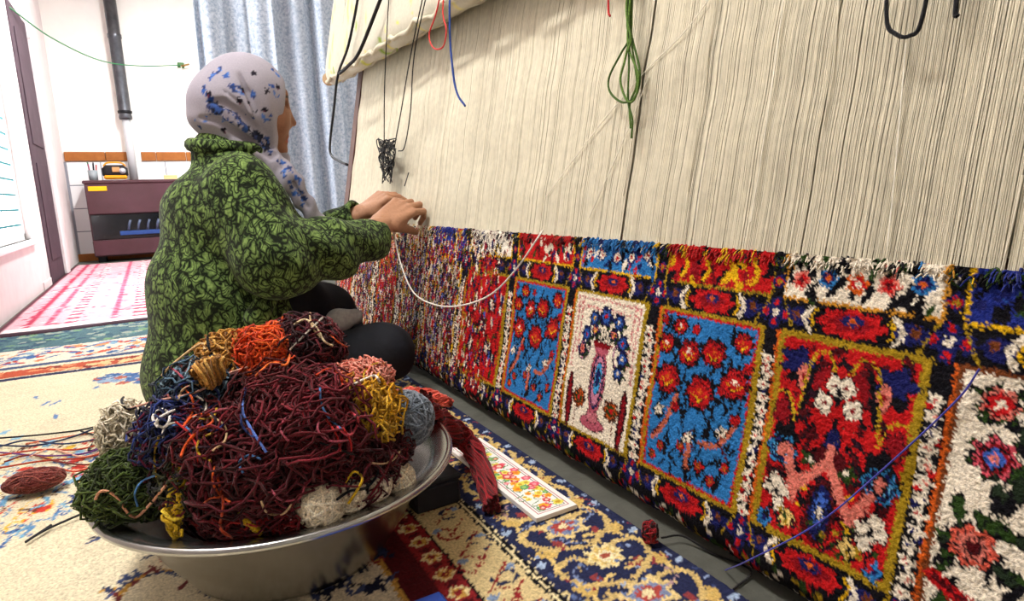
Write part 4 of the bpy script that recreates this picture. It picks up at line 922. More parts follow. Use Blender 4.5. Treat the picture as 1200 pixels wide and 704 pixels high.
# inner filling of the basin so the heap is solid
specs = [
 (300, 545, .04, (.085, .075, .065), MARO, 'dark maroon yarn mass at the front of the heap in the basin', 150, .0024),
 (365, 495, .03, (.08, .075, .07), ['5a101a', '681622', '4a0a14', '741d28'], 'big curly maroon yarn mass on the middle of the heap', 160, .0024),
 (255, 515, .03, (.06, .06, .055), ['5e1018', '460a12', '6a1822', '2a1020'], 'deep red curly yarn tangle between the maroon mass and the navy yarn', 110, .0022),
 (330, 455, .035, (.06, .06, .05), ['5a1218', '6a1e24', '40100f'], 'wine red yarn tangle below the orange yarn', 100, .0022),
 (420, 545, .035, (.065, .06, .055), ['420a12', '4e0e18', '5a1420'], 'deep maroon yarn tangle above the cream balls', 120, .0022),
 (455, 520, .03, (.05, .05, .045), ['4a1018', '641620', '400c14'], 'dark wine yarn tangle beside the grey ball', 90, .0022),
 (205, 500, .02, (.055, .05, .045), ['1c2450', '2a3a7a', '5a1430', '16182c'], 'navy and purple yarn tangle on the left slope of the heap', 90, .0021),
 (230, 445, .02, (.05, .05, .04), ['4a6478', '2c3c52', '7a94a4', '1c2430', '8a4a4a'], 'slate blue and black yarn tangle near the top of the heap', 90, .0021),
 (262, 416, .02, (.042, .045, .045), ['c08a3c', 'a8742e', 'd8a85a', '8a5a20'], 'golden tan yarn tangle at the top of the heap', 110, .0022),
 (312, 410, .015, (.045, .045, .046), ['e2531c', 'f06a2a', 'c8401a'], 'bright orange yarn tangle on top of the heap', 90, .0022),
 (356, 402, .01, (.05, .05, .044), ['4a1420', '2a0c14', '6a2028', '3a1018'], 'dark burgundy yarn tangle on top of the heap beside the orange yarn', 100, .0022),
 (393, 455, .02, (.045, .045, .034), ['c8541e', 'b04a1a', 'd8702a', '8a3018'], 'rust orange yarn tangle above the mustard yarn', 80, .0021),
 (428, 480, .012, (.05, .052, .048), ['d8a21a', 'c08a14', 'e8b838'], 'mustard yellow yarn tangle beside the grey ball', 100, .0024),
 (152, 570, .004, (.050, .046, .038), ['35441a', '435420', '28350f', '50602a'], 'olive green yarn tangle hanging over the basin rim', 130, .0021),
 (215, 560, .025, (.045, .045, .04), ['3a3a1a', '2a2a18', '5a1a20', '1c1c20'], 'dark mixed yarn tangle beside the olive yarn', 80, .0021),
 (148, 508, .0, (.03, .035, .04), ['d8ccb4', 'c8bca0', 'e6dcc8'], 'off-white yarn tangle on the left slope of the heap', 60, .0021),
 (285, 600, .04, (.06, .05, .03), ['6a1018', '8a1a22', 'a02a2a', '4a0a12'], 'red yarn tangle low in the front of the basin', 90, .0022),
 (360, 605, .03, (.045, .04, .022), ['8a1a22', 'a8202a', '6a1018'], 'crimson yarn tangle in front of the cream balls', 60, .0021),
 (420, 445, -.004, (.04, .035, .022), ['e08a78', 'd2705e', 'eaa08e'], 'coral pink yarn tangle behind the mustard yarn', 60, .0022),
]
CREAM = [(375, 590, .027, 'cream yarn ball at the front edge of the basin'), (408, 577, .025, 'cream yarn ball with dark strands across it in the basin'), (436, 568, .023, 'small off-white yarn ball by the right inner wall of the basin'), (466, 560, .021, 'smallest off-white yarn ball near the basin rim')]
for (x, y, dp, rad, *_r) in specs: NEIGH.append((heap(x, y, dp), np.array(rad), False))
NEIGH.append((np.array([.126, .90, .12]), np.array([.15, .145, .115]), False))
NEIGH.append((heap(473, 492, -.004), np.array([.037]*3), True))
for k, (x, y, rad, lab) in enumerate(CREAM): NEIGH.append((heap(x, y, 0 if k else -.004), np.array([rad, rad, rad*.92]), True))
for k, (x, y, dp, rad, cols, lab, n, r) in enumerate(specs):
    tangle('yarn_tangle', heap(x, y, dp), rad, cols, lab, n=int(n*2.3), r=r*.66, seed=k, rough=.15, wiggle=.0032, N=24, step=.15, inside='olive green' not in lab, rim='olive green' in lab, me=k)
# dark filling that carries the heap
tangle('yarn_tangle', (.126, .90, .12), (.15, .145, .115), ['4a0c16', '5a101c', '420a14'], 'deep maroon yarn filling the basin under the other colours', n=300, r=.0018, seed=77, rough=.06, inside=True, me=len(specs))
ball('yarn_ball', heap(473, 492, -.004), (.037, .037, .037), ['6f7884', '7f8894', '5f6874'], 'blue-grey yarn ball at the right edge of the heap', n=70, r=.0018, seed=1)
for k, (x, y, rad, lab) in enumerate(CREAM):
    ball('yarn_ball', heap(x, y, .0 if k else -.004), (rad, rad, rad*.92), ['e0d2b8', 'd2c2a4', 'ece2cc'], lab, n=50, r=.0019, seed=k+10)
hank('yarn_hank', [heap(215, 540, -.01), heap(218, 575, -.012), heap(212, 600, -.012), heap(218, 622, -.008)], [.006, .009, .007], ['d8b01e', 'c09a18', 'e8c840'], 'yellow yarn hank hanging down beside the olive yarn', n=12, r=.0021, seed=3, curl=.002)
hank('yarn_hank', [heap(280, 590, -.01), heap(292, 605, -.012), heap(306, 622, -.006)], [.003, .005, .003], ['e0bc2a', 'd2a818'], 'short yellow yarn bunch low in the front of the basin', n=6, r=.0021, seed=4, curl=.001)
hank('yarn_hank', [heap(272, 440, -.03), heap(262, 450, -.03), heap(250, 462, -.03)], [.006, .016, .018], ['b8843c', 'a06c2a', 'c89a50'], 'tan yarn tassel under the golden tangle', n=36, r=.0018, seed=5)
# crimson rope-like skein from the heap to the floor
p_end = flr(577, 592, .026)
hank('yarn_skein', [heap(486, 470, -.01), flr(500, 483, .162), flr(517, 495, .115), flr(541, 513, .055), flr(562, 540, .030), p_end], [.014, .018, .019, .018, .013], ['6a0c14', '80121a', '540a12', '8e161e'], 'long twisted crimson yarn skein reaching from the heap down to the rug', n=170, r=.0016, seed=6, twist=5, curl=.0022, N=70, zmin=.0095, drape=True)
hank('yarn_skein', [flr(464, 465, .026), flr(483, 464, .028), flr(506, 465, .026), flr(528, 472, .019)], [.016, .020, .018, .011], ['d85a48', 'e87060', 'c84a3c'], 'coral red yarn skein behind the grey ball', n=110, r=.0018, seed=8, twist=4, curl=.002, zmin=.009)
# left floor ball and trailing strands
c = flr(41, 562, .028); tangle('yarn_ball', (c[0], c[1], .0275), (.047, .03, .02), ['7a3a34', '8a4a40', '6a2c2a'], 'flattened brownish-pink yarn ball alone on the rug', n=80, r=.0017, seed=31, step=.22, rough=.05, zmin=.009)
for k, (pts, c, lab) in enumerate([
  ([(-10, 521), (40, 522), (90, 510), (130, 492), (165, 470)], '2a3350', 'dark blue strand trailing from the heap across the rug'),
  ([(-10, 535), (45, 527), (95, 526), (140, 512)], 'b8442e', 'brick red strand trailing from the heap across the rug'),
  ([(0, 548), (50, 540), (105, 535), (150, 520)], 'a8402c', 'rust strand lying on the rug beside the flattened ball'),
  ([(-10, 514), (60, 508), (110, 500), (150, 480)], '1c1c22', 'black strand running from the heap over the cream rug'),
  ([(60, 615), (30, 635), (55, 620), (100, 600)], '2a2a30', 'dark strand on the rug below the olive yarn'),
  ([(95, 505), (112, 512), (104, 528), (128, 520)], '16161c', 'black looped strand beside the off-white tangle'),
  ([(30, 520), (75, 512), (120, 505), (150, 495)], 'd87a5a', 'peach strand trailing from the heap across the rug'),
  ([(0, 530), (60, 534), (110, 528), (140, 505)], '6a3a7a', 'purple strand trailing from the heap across the rug'),
  ([(20, 560), (60, 548), (90, 552), (125, 540)], 'c8482e', 'red strand lying between the flattened ball and the olive yarn'),
  ([(-10, 526), (30, 516), (70, 520), (105, 516), (150, 505)], '24365a', 'navy strand lying among the trailing yarns on the rug'),
  ([(35, 535), (60, 526), (95, 535), (120, 528), (135, 515)], 'e0a890', 'pale pink strand curling on the rug beside the heap'),
  ([(5, 541), (35, 533), (70, 541), (108, 544), (135, 533)], '7a2a20', 'dark brown-red strand wavering across the rug')]):
    P = []
    for i, (x, y) in enumerate(pts):
        f = i/(len(pts)-1); P.append(flr(x, y, .011+ (0.05*f**3 if y < 500 else 0)))
    strand('yarn_strand', P, .0019, c, lab, n=44)
loose = [
 ([(288, 455), (284, 480), (293, 500), (312, 530)], '5a78c8', 'pale blue strand hanging over the maroon yarn'),
 ([(112, 585), (118, 575), (135, 580), (155, 607), (172, 595), (194, 569)], 'd89a78', 'peach strand zigzagging over the olive yarn'),
 ([(185, 500), (178, 488), (190, 478), (200, 488), (192, 502), (182, 492), (205, 480)], 'ece6e0', 'white squiggle of yarn on the navy tangle'),
 ([(215, 500), (225, 488), (245, 485), (250, 495), (232, 505), (218, 520), (212, 535)], 'e0561e', 'orange looped strand on the navy tangle'),
 ([(395, 500), (410, 510), (420, 492), (410, 482)], 'd84a5a', 'pink strand curling over the maroon yarn'),
 ([(150, 480), (180, 470), (230, 460), (262, 440), (290, 430)], 'd09a88', 'pinkish strand running up the left of the heap'),
 ([(200, 450), (215, 430), (235, 420), (248, 425), (240, 440), (222, 440)], '17171c', 'black loop of yarn on the slate tangle'),
 ([(232, 400), (234, 385), (245, 378), (243, 400), (250, 420)], '14141a', 'black loop of yarn on the golden tangle'),
 ([(240, 410), (236, 395), (222, 392), (205, 420), (190, 440)], 'c8a878', 'beige strand along the crest of the heap'),
 ([(345, 380), (358, 374), (372, 385), (380, 400), (390, 405)], 'e0c8a0', 'cream strand over the burgundy tangle'),
 ([(415, 450), (430, 443), (440, 440), (445, 448)], 'f0e4dc', 'white strand over the coral tangle'),
 ([(405, 565), (415, 552), (425, 560), (418, 575), (408, 590)], 'd8b020', 'yellow strand looped over the cream balls'),
 ([(395, 585), (410, 575), (428, 572), (440, 560), (446, 545)], '14141a', 'black strand laid across the cream balls'),
 ([(430, 585), (445, 565), (455, 545), (462, 530)], '6a1018', 'wine strand climbing past the small off-white balls'),
 ([(370, 440), (385, 432), (398, 440), (402, 452)], 'c83a1a', 'red-orange strand arching above the rust tangle'),
 ([(300, 440), (318, 425), (335, 428), (340, 415)], 'e8702a', 'orange strand slipping off the orange tangle'),
 ([(170, 455), (150, 462), (142, 470), (152, 480), (170, 470)], '20202a', 'dark loop of yarn at the left slope of the heap'),
 ([(255, 560), (262, 590), (258, 618), (272, 630)], 'a83a1a', 'rust strand hanging down the front of the heap'),
]
from mathutils.bvhtree import BVHTree
bvv, bff, n0 = [], [], 0
for o in list(COL.objects):
    if o.type == 'MESH' and o.name.startswith(('yarn_tangle', 'yarn_ball', 'basin_body')) and o.parent is None or o.name == 'basin_body':
        co = np.zeros(len(o.data.vertices)*3, np.float32); o.data.vertices.foreach_get('co', co); fi = np.zeros(len(o.data.loops), np.int32); o.data.loops.foreach_get('vertex_index', fi)
        bvv.append(co.reshape(-1, 3)); bff.append(fi.reshape(-1, 4)+n0); n0 += len(o.data.vertices)
bvh = BVHTree.FromPolygons(np.concatenate(bvv).tolist(), np.concatenate(bff).tolist())
def on_heap(x, y, lift):
    d = unit(ray(x, y)); h = bvh.ray_cast(Vector(CC), Vector(d), 1.6)
    if h[0] is None: return None
    p = np.array(h[0]); return p-d*lift
for k, (pts, c, lab) in enumerate(loose):
    Q = spline([(x, y, 0) for x, y in pts], 26); P = [on_heap(q[0], q[1], .003) for q in Q]; P = [p for p in P if p is not None]
    if len(P) < 6: continue
    P = np.array(P)
    for _ in range(3): P[1:-1] = (P[:-2]+2*P[1:-1]+P[2:])/4
    strand('yarn_strand', P, .0016, c, lab, n=70)
ends = {'orange': 'd8561e', 'white': 'c4bcb0', 'pink': 'a8485a', 'black': '141418', 'navy': '22306a', 'yellow': 'b08a18', 'scarlet': 'b41c1c', 'sky blue': '4a78b0', 'beige': 'c4a27a'}
centres = np.array([heap(q[0], q[1], q[2]) for q in specs]); shorts = [' '.join(q[5].split()[:q[5].split().index('yarn')+2]) for q in specs]
for k in range(45):
    cname = list(ends)[k % len(ends)]
    x, y = (rr.uniform(150, 250), rr.uniform(440, 560)) if k % 2 else (rr.uniform(230, 460), rr.uniform(400, 600)); a = rr.uniform(0, 6.3); L = rr.uniform(20, 46); b = rr.uniform(-1.3, 1.3)
    pts = [(x, y, 0)]
    for j in range(3): x += L*.5*math.cos(a); y += L*.4*math.sin(a); a += b; pts.append((x, y, 0))
    P = [on_heap(q[0], q[1], .0015) for q in spline(pts, 18)]; P = [p for p in P if p is not None]
    if len(P) < 12: continue
    P = np.array(P)
    if np.abs(np.diff(P, axis=0)).max() > .03: continue
    for _ in range(2): P[1:-1] = (P[:-2]+2*P[1:-1]+P[2:])/4
    near = shorts[int(np.argmin(np.linalg.norm(centres-P[len(P)//2], axis=1)))]
    strand('yarn_end', P, .0013, ends[cname], 'short loose %s yarn end lying on the %s' % (cname, near), group='loose yarn ends on the heap', n=36)
# small red tuft on the bare floor with a dark thread
c = flr(762, 628, .02); tangle('yarn_tuft', (c[0], c[1], .026), (.012, .012, .017), ['8a1820', 'a8242a', '2a1418'], 'little red and black wool tuft at the edge of the rug', n=34, r=.0013, seed=41, zmin=.009)
strand('dark_thread', [flr(775, 630, .012), flr(800, 628, .012), flr(835, 648, .004), flr(880, 668, .004), flr(860, 690, .003)], .0016, '1c1a1a', 'dark thread lying on the bare floor by the red tuft', 'thread', n=40)

# ------------------------------------------------------------------ the weaver: implicit surfaces meshed with surface nets
def rcone(a, b, ra, rb, sy=1.0):
    a, b = np.array(a, np.float32), np.array(b, np.float32)
    def f(X, Y, Z):
        d = b-a; L2 = float(d@d)+1e-12
        t = np.clip(((X-a[0])*d[0]+(Y-a[1])*d[1]+(Z-a[2])*d[2])/L2, 0, 1)
        return np.sqrt((X-a[0]-t*d[0])**2+((Y-a[1]-t*d[1])/sy)**2+(Z-a[2]-t*d[2])**2)-(ra+(rb-ra)*t)
    return f
def ellip(c, r, ry=0.0):
    """axis aligned ellipsoid, tilted by ry about Y"""
    c = np.array(c, np.float32); ca, sa = math.cos(ry), math.sin(ry)
    def f(X, Y, Z):
        x, y, z = X-c[0], Y-c[1], Z-c[2]; x, z = x*ca-z*sa, x*sa+z*ca
        k = np.sqrt((x/r[0])**2+(y/r[1])**2+(z/r[2])**2); g = np.sqrt((x/r[0]**2)**2+(y/r[1]**2)**2+(z/r[2]**2)**2)+1e-9
        return k*(k-1)/g
    return f
def smin(a, b, k):
    if k <= 0: return np.minimum(a, b)
    h = np.clip(.5+.5*(b-a)/k, 0, 1); return b+(a-b)*h-k*h*(1-h)
def smax(a, b, k): return -smin(-a, -b, k)
def blend(*items):
    """items: (f, k) merged in order"""
    def f(X, Y, Z):
        d = items[0][0](X, Y, Z)
        for g, k in items[1:]: d = smin(d, g(X, Y, Z), k)
        return d
    return f
def nets(f, lo, hi, h):
    lo = np.array(lo, float); n = np.ceil((np.array(hi)-lo)/h).astype(int)+1
    ax = [(lo[i]+np.arange(n[i])*h).astype(np.float32) for i in range(3)]
    X, Y, Z = np.meshgrid(*ax, indexing='ij'); D = f(X, Y, Z).astype(np.float32)
    s = D < 0; nx, ny, nz = n
    cell = np.zeros((nx-1, ny-1, nz-1), np.int8)
    for i in (0, 1):
        for j in (0, 1):
            for k in (0, 1): cell += s[i:nx-1+i, j:ny-1+j, k:nz-1+k]
    act = (cell > 0) & (cell < 8); I, J, K = np.nonzero(act); idx = -np.ones(act.shape, np.int64); idx[I, J, K] = np.arange(len(I))
    acc = np.zeros((len(I), 3)); cnt = np.zeros(len(I))
    cor = [(i, j, k) for i in (0, 1) for j in (0, 1) for k in (0, 1)]
    for a in cor:
        for q in range(3):
            if a[q]: continue
            b = list(a); b[q] = 1
            da = D[I+a[0], J+a[1], K+a[2]]; db = D[I+b[0], J+b[1], K+b[2]]; m = (da < 0) != (db < 0)
            t = np.where(m, da/np.where(m, da-db, 1), 0)
            p = np.tile(np.array(a, float), (len(I), 1)); p[:, q] = t
            acc[m] += p[m]; cnt[m] += 1
    V = lo+(np.stack([I, J, K], -1)+acc/cnt[:, None])*h
    F = []
    for q in range(3):
        sl0 = [slice(1, -1)]*3; sl0[q] = slice(0, -1); sl1 = list(sl0); sl1[q] = slice(1, None)
        # edge along q at interior nodes
        A = s[tuple(sl0)]; B = s[tuple(sl1)]; m = A != B; P = np.argwhere(m); fl = A[m]
        base = P.copy(); 
        for w in range(3):
            if w != q: base[:, w] += 1
        o1, o2 = [w for w in range(3) if w != q]
        def cid(d1, d2):
            b = base.copy(); b[:, o1] -= d1; b[:, o2] -= d2; return idx[b[:, 0], b[:, 1], b[:, 2]]
        quad = np.stack([cid(0, 0), cid(1, 0), cid(1, 1), cid(0, 1)], -1)
        flip = fl if q != 1 else ~fl
        quad[~flip] = quad[~flip][:, ::-1]; F.append(quad)
    F = np.concatenate(F); F = F[(F >= 0).all(1)]
    return V, F

WYC = 1.66
J = at
person_skin = attr_mat('skin', rough=.55, spec=.3, nscale=160, namt=.08, bump=.12)
SK = np.array(lin('8e6048'))
# --- head
hc = J(289, 120, WYC)
def hp_(x, y, dy=0.0): p = J(x, y, WYC); p[1] += dy; return p
eyeZ = hp_(331, 124)
head_f = blend((ellip(hc, (.094, .076, .102), .12), 0), (rcone(hp_(305, 150), hp_(322, 172), .055, .022), .03), (ellip(hp_(312, 140), (.052, .06, .066)), .03),
    (rcone(hp_(328, 112, -.028), hp_(328, 112, .028), .013, .013), .014),          # brow ridge
    (rcone(hp_(332, 122), hp_(343.5, 144), .0065, .0085), .010),                   # nose
    (ellip(hp_(338, 148, -.009), (.008, .006, .006)), .006), (ellip(hp_(338, 148, .009), (.008, .006, .006)), .006),
    (rcone(hp_(334.5, 160.5, -.014), hp_(334.5, 160.5, .014), .0062, .0062), .007), # lips
    (rcone(hp_(333.5, 166.5, -.012), hp_(333.5, 166.5, .012), .0066, .0066), .005),
    (ellip(hp_(328, 176), (.018, .02, .013)), .016),                               # chin
    (ellip(hp_(322, 144, -.034), (.022, .02, .022)), .02), (ellip(hp_(322, 144, .034), (.022, .02, .022)), .02),   # cheeks
    (rcone(hp_(285, 155), hp_(272, 205), .05, .055), .03))
eye_c = [hp_(325.5, 124, s*.031) for s in (-1, 1)]
def head_full(X, Y, Z):
    d = head_f(X, Y, Z)
    for c in eye_c:
        s = ellip(c+np.array([.014, 0, 0]), (.012, .016, .009))(X, Y, Z); d = smax(d, -s, .008)
    for c in eye_c:
        d = np.minimum(d, rcone(c, c, .0125, .0125)(X, Y, Z))
    mo = hp_(336.5, 163.6); d = smax(d, -rcone(mo+np.array([0.001, -.018, 0]), mo+np.array([.001, .018, 0]), .0014, .0014)(X, Y, Z), .002)
    return d
hv, hf = nets(head_full, (hc[0]-.13, WYC-.12, hc[2]-.24), (hc[0]+.15, WYC+.12, hc[2]+.13), .0036)
hcol = np.tile(SK, (len(hv), 1))
for c in eye_c:
    d = np.linalg.norm(hv-c, axis=1); m = d < .0138; hcol[m] = lin('d8ccc0'); m2 = m & (np.linalg.norm(hv-(c+np.array([.0125, -.001, -.002])), axis=1) < .0062); hcol[m2] = lin('2a1a12')
    bz = c+np.array([.014, 0, .017]); m3 = (np.abs(hv[:, 2]-bz[2]+.08*np.abs(hv[:, 1]-bz[1])) < .003) & (np.abs(hv[:, 1]-bz[1]) < .017) & (hv[:, 0] > c[0]+.004); hcol[m3] = lin('3a281e')
lipz = (np.abs(hv[:, 2]-hp_(334, 163.6)[2]) < .009) & (np.abs(hv[:, 1]-WYC) < .02) & (hv[:, 0] > hp_(330, 163)[0]); hcol[lipz] = lin('9a5444')
# --- hands
def make_hand(wrist, fwd, back, thumb_side, bends, spread, scale=1.0, thumb=((.5, .6), .2)):
    e1 = unit(np.asarray(fwd, float)); e3 = unit(np.asarray(back, float)-np.dot(back, e1)*e1); e2 = unit(np.cross(e3, e1))*thumb_side
    W = np.asarray(wrist, float); loc = lambda a, b, c: W+scale*(a*e1+b*e2+c*e3)
    items = [(rcone(loc(-.06, 0, 0), loc(0, 0, 0), .028*scale, .025*scale), 0)]
    kn = [(.088, .030), (.092, .010), (.088, -.010), (.080, -.028)]; ln = [(.040, .025, .020), (.044, .028, .021), (.041, .026, .020), (.033, .020, .018)]; rd = [.0098, .010, .0095, .0085]
    for (a, b) in kn: items.append((rcone(loc(0, b*.55, 0), loc(a, b, .002), .0160*scale, .0112*scale), .009))
    items.append((ellip(loc(.035, .018, -.008), (.03, .022, .02)), .012))
    pts = [(loc(.09, .03, 0))]
    for i, (a, b) in enumerate(kn):
        p = loc(a, b, .003); ang = 0; sp = spread*(1.5-i)
        for j, L in enumerate(ln[i]):
            ang += bends[i][j]; d = math.cos(ang)*(math.cos(sp)*e1+math.sin(sp)*e2)-math.sin(ang)*e3; q = p+d*L*scale
            items.append((rcone(p, q, rd[i]*scale*(1-.1*j), rd[i]*scale*(.9-.1*j)), .004 if j == 0 else .002)); p = q
        pts.append(p)
    p = loc(.022, .030, -.006); (t1, t2), down = thumb
    for j, (L, a) in enumerate(((.042, t1), (.032, t1-t2), (.026, t1-2*t2))):
        d = math.cos(a)*e1+math.sin(a)*e2-down*e3*(1+j*.3); d = unit(d); q = p+d*L*scale; items.append((rcone(p, q, (.0135-.0015*j)*scale, (.012-.0017*j)*scale), .008 if j == 0 else .002)); p = q
    P = np.array([loc(-.06, 0, 0)]+pts+[p]); lo = np.minimum(P.min(0), W-.05)-.03; hi = np.maximum(P.max(0), W+.05)+.03
    return nets(blend(*items), lo, hi, .0026)
wr, kr = J(453, 263, 1.595), J(497, 231, 1.63)
rv, rf = make_hand(wr, kr-wr, (-.35, -.75, .6), -1, [(.5, 1.0, .6), (.42, 1.15, .7), (.5, 1.2, .75), (.6, 1.2, .7)], .09, 1.03, ((.15, .05), .8))
wl_, kl = J(424, 249, 1.745), J(452, 229, 1.73)
lv, lf = make_hand(wl_, kl-wl_, (-.45, -.35, .8), -1, [(.75, .5, .3), (.7, .45, .3), (.65, .45, .3), (.65, .5, .3)], .05, .9, ((.5, .15), .5))
for hv_ in (rv, lv):
    ex = (hv_@LN).max()-(LN@LB-.004)
    if ex > 0: hv_ -= LN*ex
# --- torso and limbs inside the clothes
SHR, SHL = J(283, 222, 1.51), J(286, 212, 1.81)
ELR, ELL = J(322, 305, 1.43), J(345, 292, 1.90)
HIP = J(252, 425, WYC); CH = J(262, 262, WYC); NK = J(277, 190, WYC)
KNR, KNL = J(452, 412, 1.44), J(392, 375, 1.86)
body_f = blend((rcone(HIP, CH, .11, .10, 1.35), 0), (rcone(CH, NK, .10, .05, 1.4), .04), (rcone(SHR, ELR, .045, .038), .03), (rcone(ELR, wr, .036, .026), .02), (rcone(SHL, ELL, .045, .038), .03), (rcone(ELL, wl_, .036, .026), .02),
    (rcone(HIP+[0, -.09, -.02], KNR, .075, .05), .04), (rcone(KNR, J(330, 455, 1.52), .048, .035), .02), (rcone(HIP+[0, .09, -.02], KNL, .075, .05), .04), (rcone(KNL, J(430, 430, 1.72), .048, .035), .02))
bv, bf = nets(lambda X, Y, Z: smax(body_f(X, Y, Z), .012-Z, .01), (-.12, 1.30, 0.0), (.68, 2.05, .72), .011)
V = np.vstack([bv, hv, rv, lv]); F = np.vstack([bf, hf+len(bv), rf+len(bv)+len(hv), lf+len(bv)+len(hv)+len(rv)])
C = np.vstack([np.tile(np.array(lin('ad8064')), (len(bv), 1)), hcol, np.tile(np.array(lin('ad8064')), (len(rv), 1)), np.tile(np.array(lin('ad8064')), (len(lv), 1))])
person = mesh('person', V, F, person_skin, None, True, C)
tag(person, 'person in headscarf and green patterned coat sitting at the loom, hands on the warp', 'person')

# --- coat
COATM = bpy.data.materials.new('green_leaf_knit'); COATM.use_nodes = True
nt = COATM.node_tree; b = nt.nodes['Principled BSDF']; b.inputs['Roughness'].default_value = .9; b.inputs['Specular IOR Level'].default_value = .15; b.inputs['Sheen Weight'].default_value = .06
tc = nt.nodes.new('ShaderNodeTexCoord'); nz = nt.nodes.new('ShaderNodeTexNoise'); nz.inputs['Scale'].default_value = 26; nz.inputs['Detail'].default_value = 2
nt.links.new(tc.outputs['Object'], nz.inputs['Vector'])
sc = nt.nodes.new('ShaderNodeVectorMath'); sc.operation = 'SCALE'; sc.inputs['Scale'].default_value = .06; nt.links.new(nz.outputs['Color'], sc.inputs[0])
ad = nt.nodes.new('ShaderNodeVectorMath'); nt.links.new(tc.outputs['Object'], ad.inputs[0]); nt.links.new(sc.outputs[0], ad.inputs[1])
wv = nt.nodes.new('ShaderNodeTexVoronoi'); wv.feature = 'DISTANCE_TO_EDGE'; wv.inputs['Scale'].default_value = 36
mp = nt.nodes.new('ShaderNodeMapping'); mp.inputs['Scale'].default_value = (1.25, .9, .62); mp.inputs['Rotation'].default_value = (0, .5, 0)
nt.links.new(ad.outputs[0], mp.inputs['Vector']); nt.links.new(mp.outputs[0], wv.inputs['Vector'])
nc_ = nt.nodes.new('ShaderNodeTexNoise'); nc_.inputs['Scale'].default_value = 24; nc_.inputs['Detail'].default_value = 1.0; nc_.inputs['Distortion'].default_value = .6
mp2 = nt.nodes.new('ShaderNodeMapping'); mp2.inputs['Scale'].default_value = (1.3, 1.0, .75); mp2.inputs['Rotation'].default_value = (0, .6, 0); nt.links.new(tc.outputs['Object'], mp2.inputs['Vector']); nt.links.new(mp2.outputs[0], nc_.inputs['Vector'])
m7 = nt.nodes.new('ShaderNodeMath'); m7.operation = 'MULTIPLY'; m7.inputs[1].default_value = 11; nt.links.new(nc_.outputs['Fac'], m7.inputs[0])
pp = nt.nodes.new('ShaderNodeMath'); pp.operation = 'PINGPONG'; pp.inputs[1].default_value = .5; nt.links.new(m7.outputs[0], pp.inputs[0])
vs_ = nt.nodes.new('ShaderNodeMath'); vs_.operation = 'MULTIPLY'; vs_.inputs[1].default_value = 1.5; nt.links.new(wv.outputs['Distance'], vs_.inputs[0])
mn = nt.nodes.new('ShaderNodeMath'); mn.operation = 'SMOOTH_MIN'; mn.inputs[2].default_value = .05; nt.links.new(pp.outputs[0], mn.inputs[0]); nt.links.new(vs_.outputs[0], mn.inputs[1])
rp = nt.nodes.new('ShaderNodeValToRGB'); e = rp.color_ramp.elements; e[0].position = .05; e[0].color = (*lin('121a0c'), 1); e[1].position = .17; e[1].color = (*lin('546b38'), 1)
e2 = rp.color_ramp.elements.new(.4); e2.color = (*lin('7b9452'), 1)
nt.links.new(mn.outputs[0], rp.inputs[0])
nf = nt.nodes.new('ShaderNodeTexNoise'); nf.inputs['Scale'].default_value = 220; nf.inputs['Detail'].default_value = 2; nt.links.new(tc.outputs['Object'], nf.inputs['Vector'])
mr = nt.nodes.new('ShaderNodeMapRange'); mr.inputs['From Min'].default_value = .3; mr.inputs['From Max'].default_value = .7; mr.inputs['To Min'].default_value = .55; mr.inputs['To Max'].default_value = 1.25; nt.links.new(nf.outputs['Fac'], mr.inputs['Value'])
ml = nt.nodes.new('ShaderNodeVectorMath'); ml.operation = 'SCALE'; nt.links.new(rp.outputs[0], ml.inputs[0]); nt.links.new(mr.outputs[0], ml.inputs['Scale']); nt.links.new(ml.outputs[0], b.inputs['Base Color'])
bp = nt.nodes.new('ShaderNodeBump'); bp.inputs['Strength'].default_value = .7; bp.inputs['Distance'].default_value = .006; cl = nt.nodes.new('ShaderNodeMath'); cl.operation = 'MINIMUM'; cl.inputs[1].default_value = .22
nt.links.new(mn.outputs[0], cl.inputs[0]); nt.links.new(cl.outputs[0], bp.inputs['Height']); nt.links.new(bp.outputs[0], b.inputs['Normal'])
FMR = J(388, 291, 1.50); CUR = J(441, 279, 1.58); CUL = J(414, 253, 1.752)
coat_f0 = blend((rcone(J(250, 440, WYC), J(256, 340, WYC), .155, .142, 1.3), 0), (rcone(J(256, 340, WYC), J(264, 255, WYC), .142, .128, 1.35), .05), (rcone(J(264, 255, WYC), J(274, 205, WYC), .125, .075, 1.5), .05),
    (rcone(J(258, 182, WYC), J(290, 192, WYC), .062, .055, 1.1), .03),
    (rcone(SHR, ELR, .078, .082), .035), (rcone(ELR, FMR, .082, .072), .03), (rcone(FMR, CUR, .072, .048), .02),
    (rcone(SHL, ELL, .075, .07), .035), (rcone(ELL, CUL, .066, .042), .03), (ellip(J(300, 385, 1.58), (.10, .12, .12)), .05))
def coat_f(X, Y, Z):
    d = coat_f0(X, Y, Z)
    # soft folds: across the bent elbow and down the back
    fold = .004*np.sin((X*.8+Z*1.3)*46+3*np.sin(Y*9))*np.clip((X-.1)*5, 0, 1)+.0035*np.sin(X*38+Z*22+Y*14)
    d = d+fold
    # sleeve openings
    for c, a in ((CUR, unit(CUR-FMR)), (CUL, unit(CUL-ELL))):
        s = (X-c[0])*a[0]+(Y-c[1])*a[1]+(Z-c[2])*a[2]; r = np.sqrt(np.maximum((X-c[0])**2+(Y-c[1])**2+(Z-c[2])**2-s*s, 0))
        d = np.where(r < .11, smax(d, s-.022, .012), d); d = smax(d, -np.maximum(r-.028, -(s+.03)), .006)
    d = smax(d, .014-Z, .01)
    return d
cvv, cf = nets(coat_f, (-.16, 1.24, 0.0), (.62, 2.06, .76), .0062)
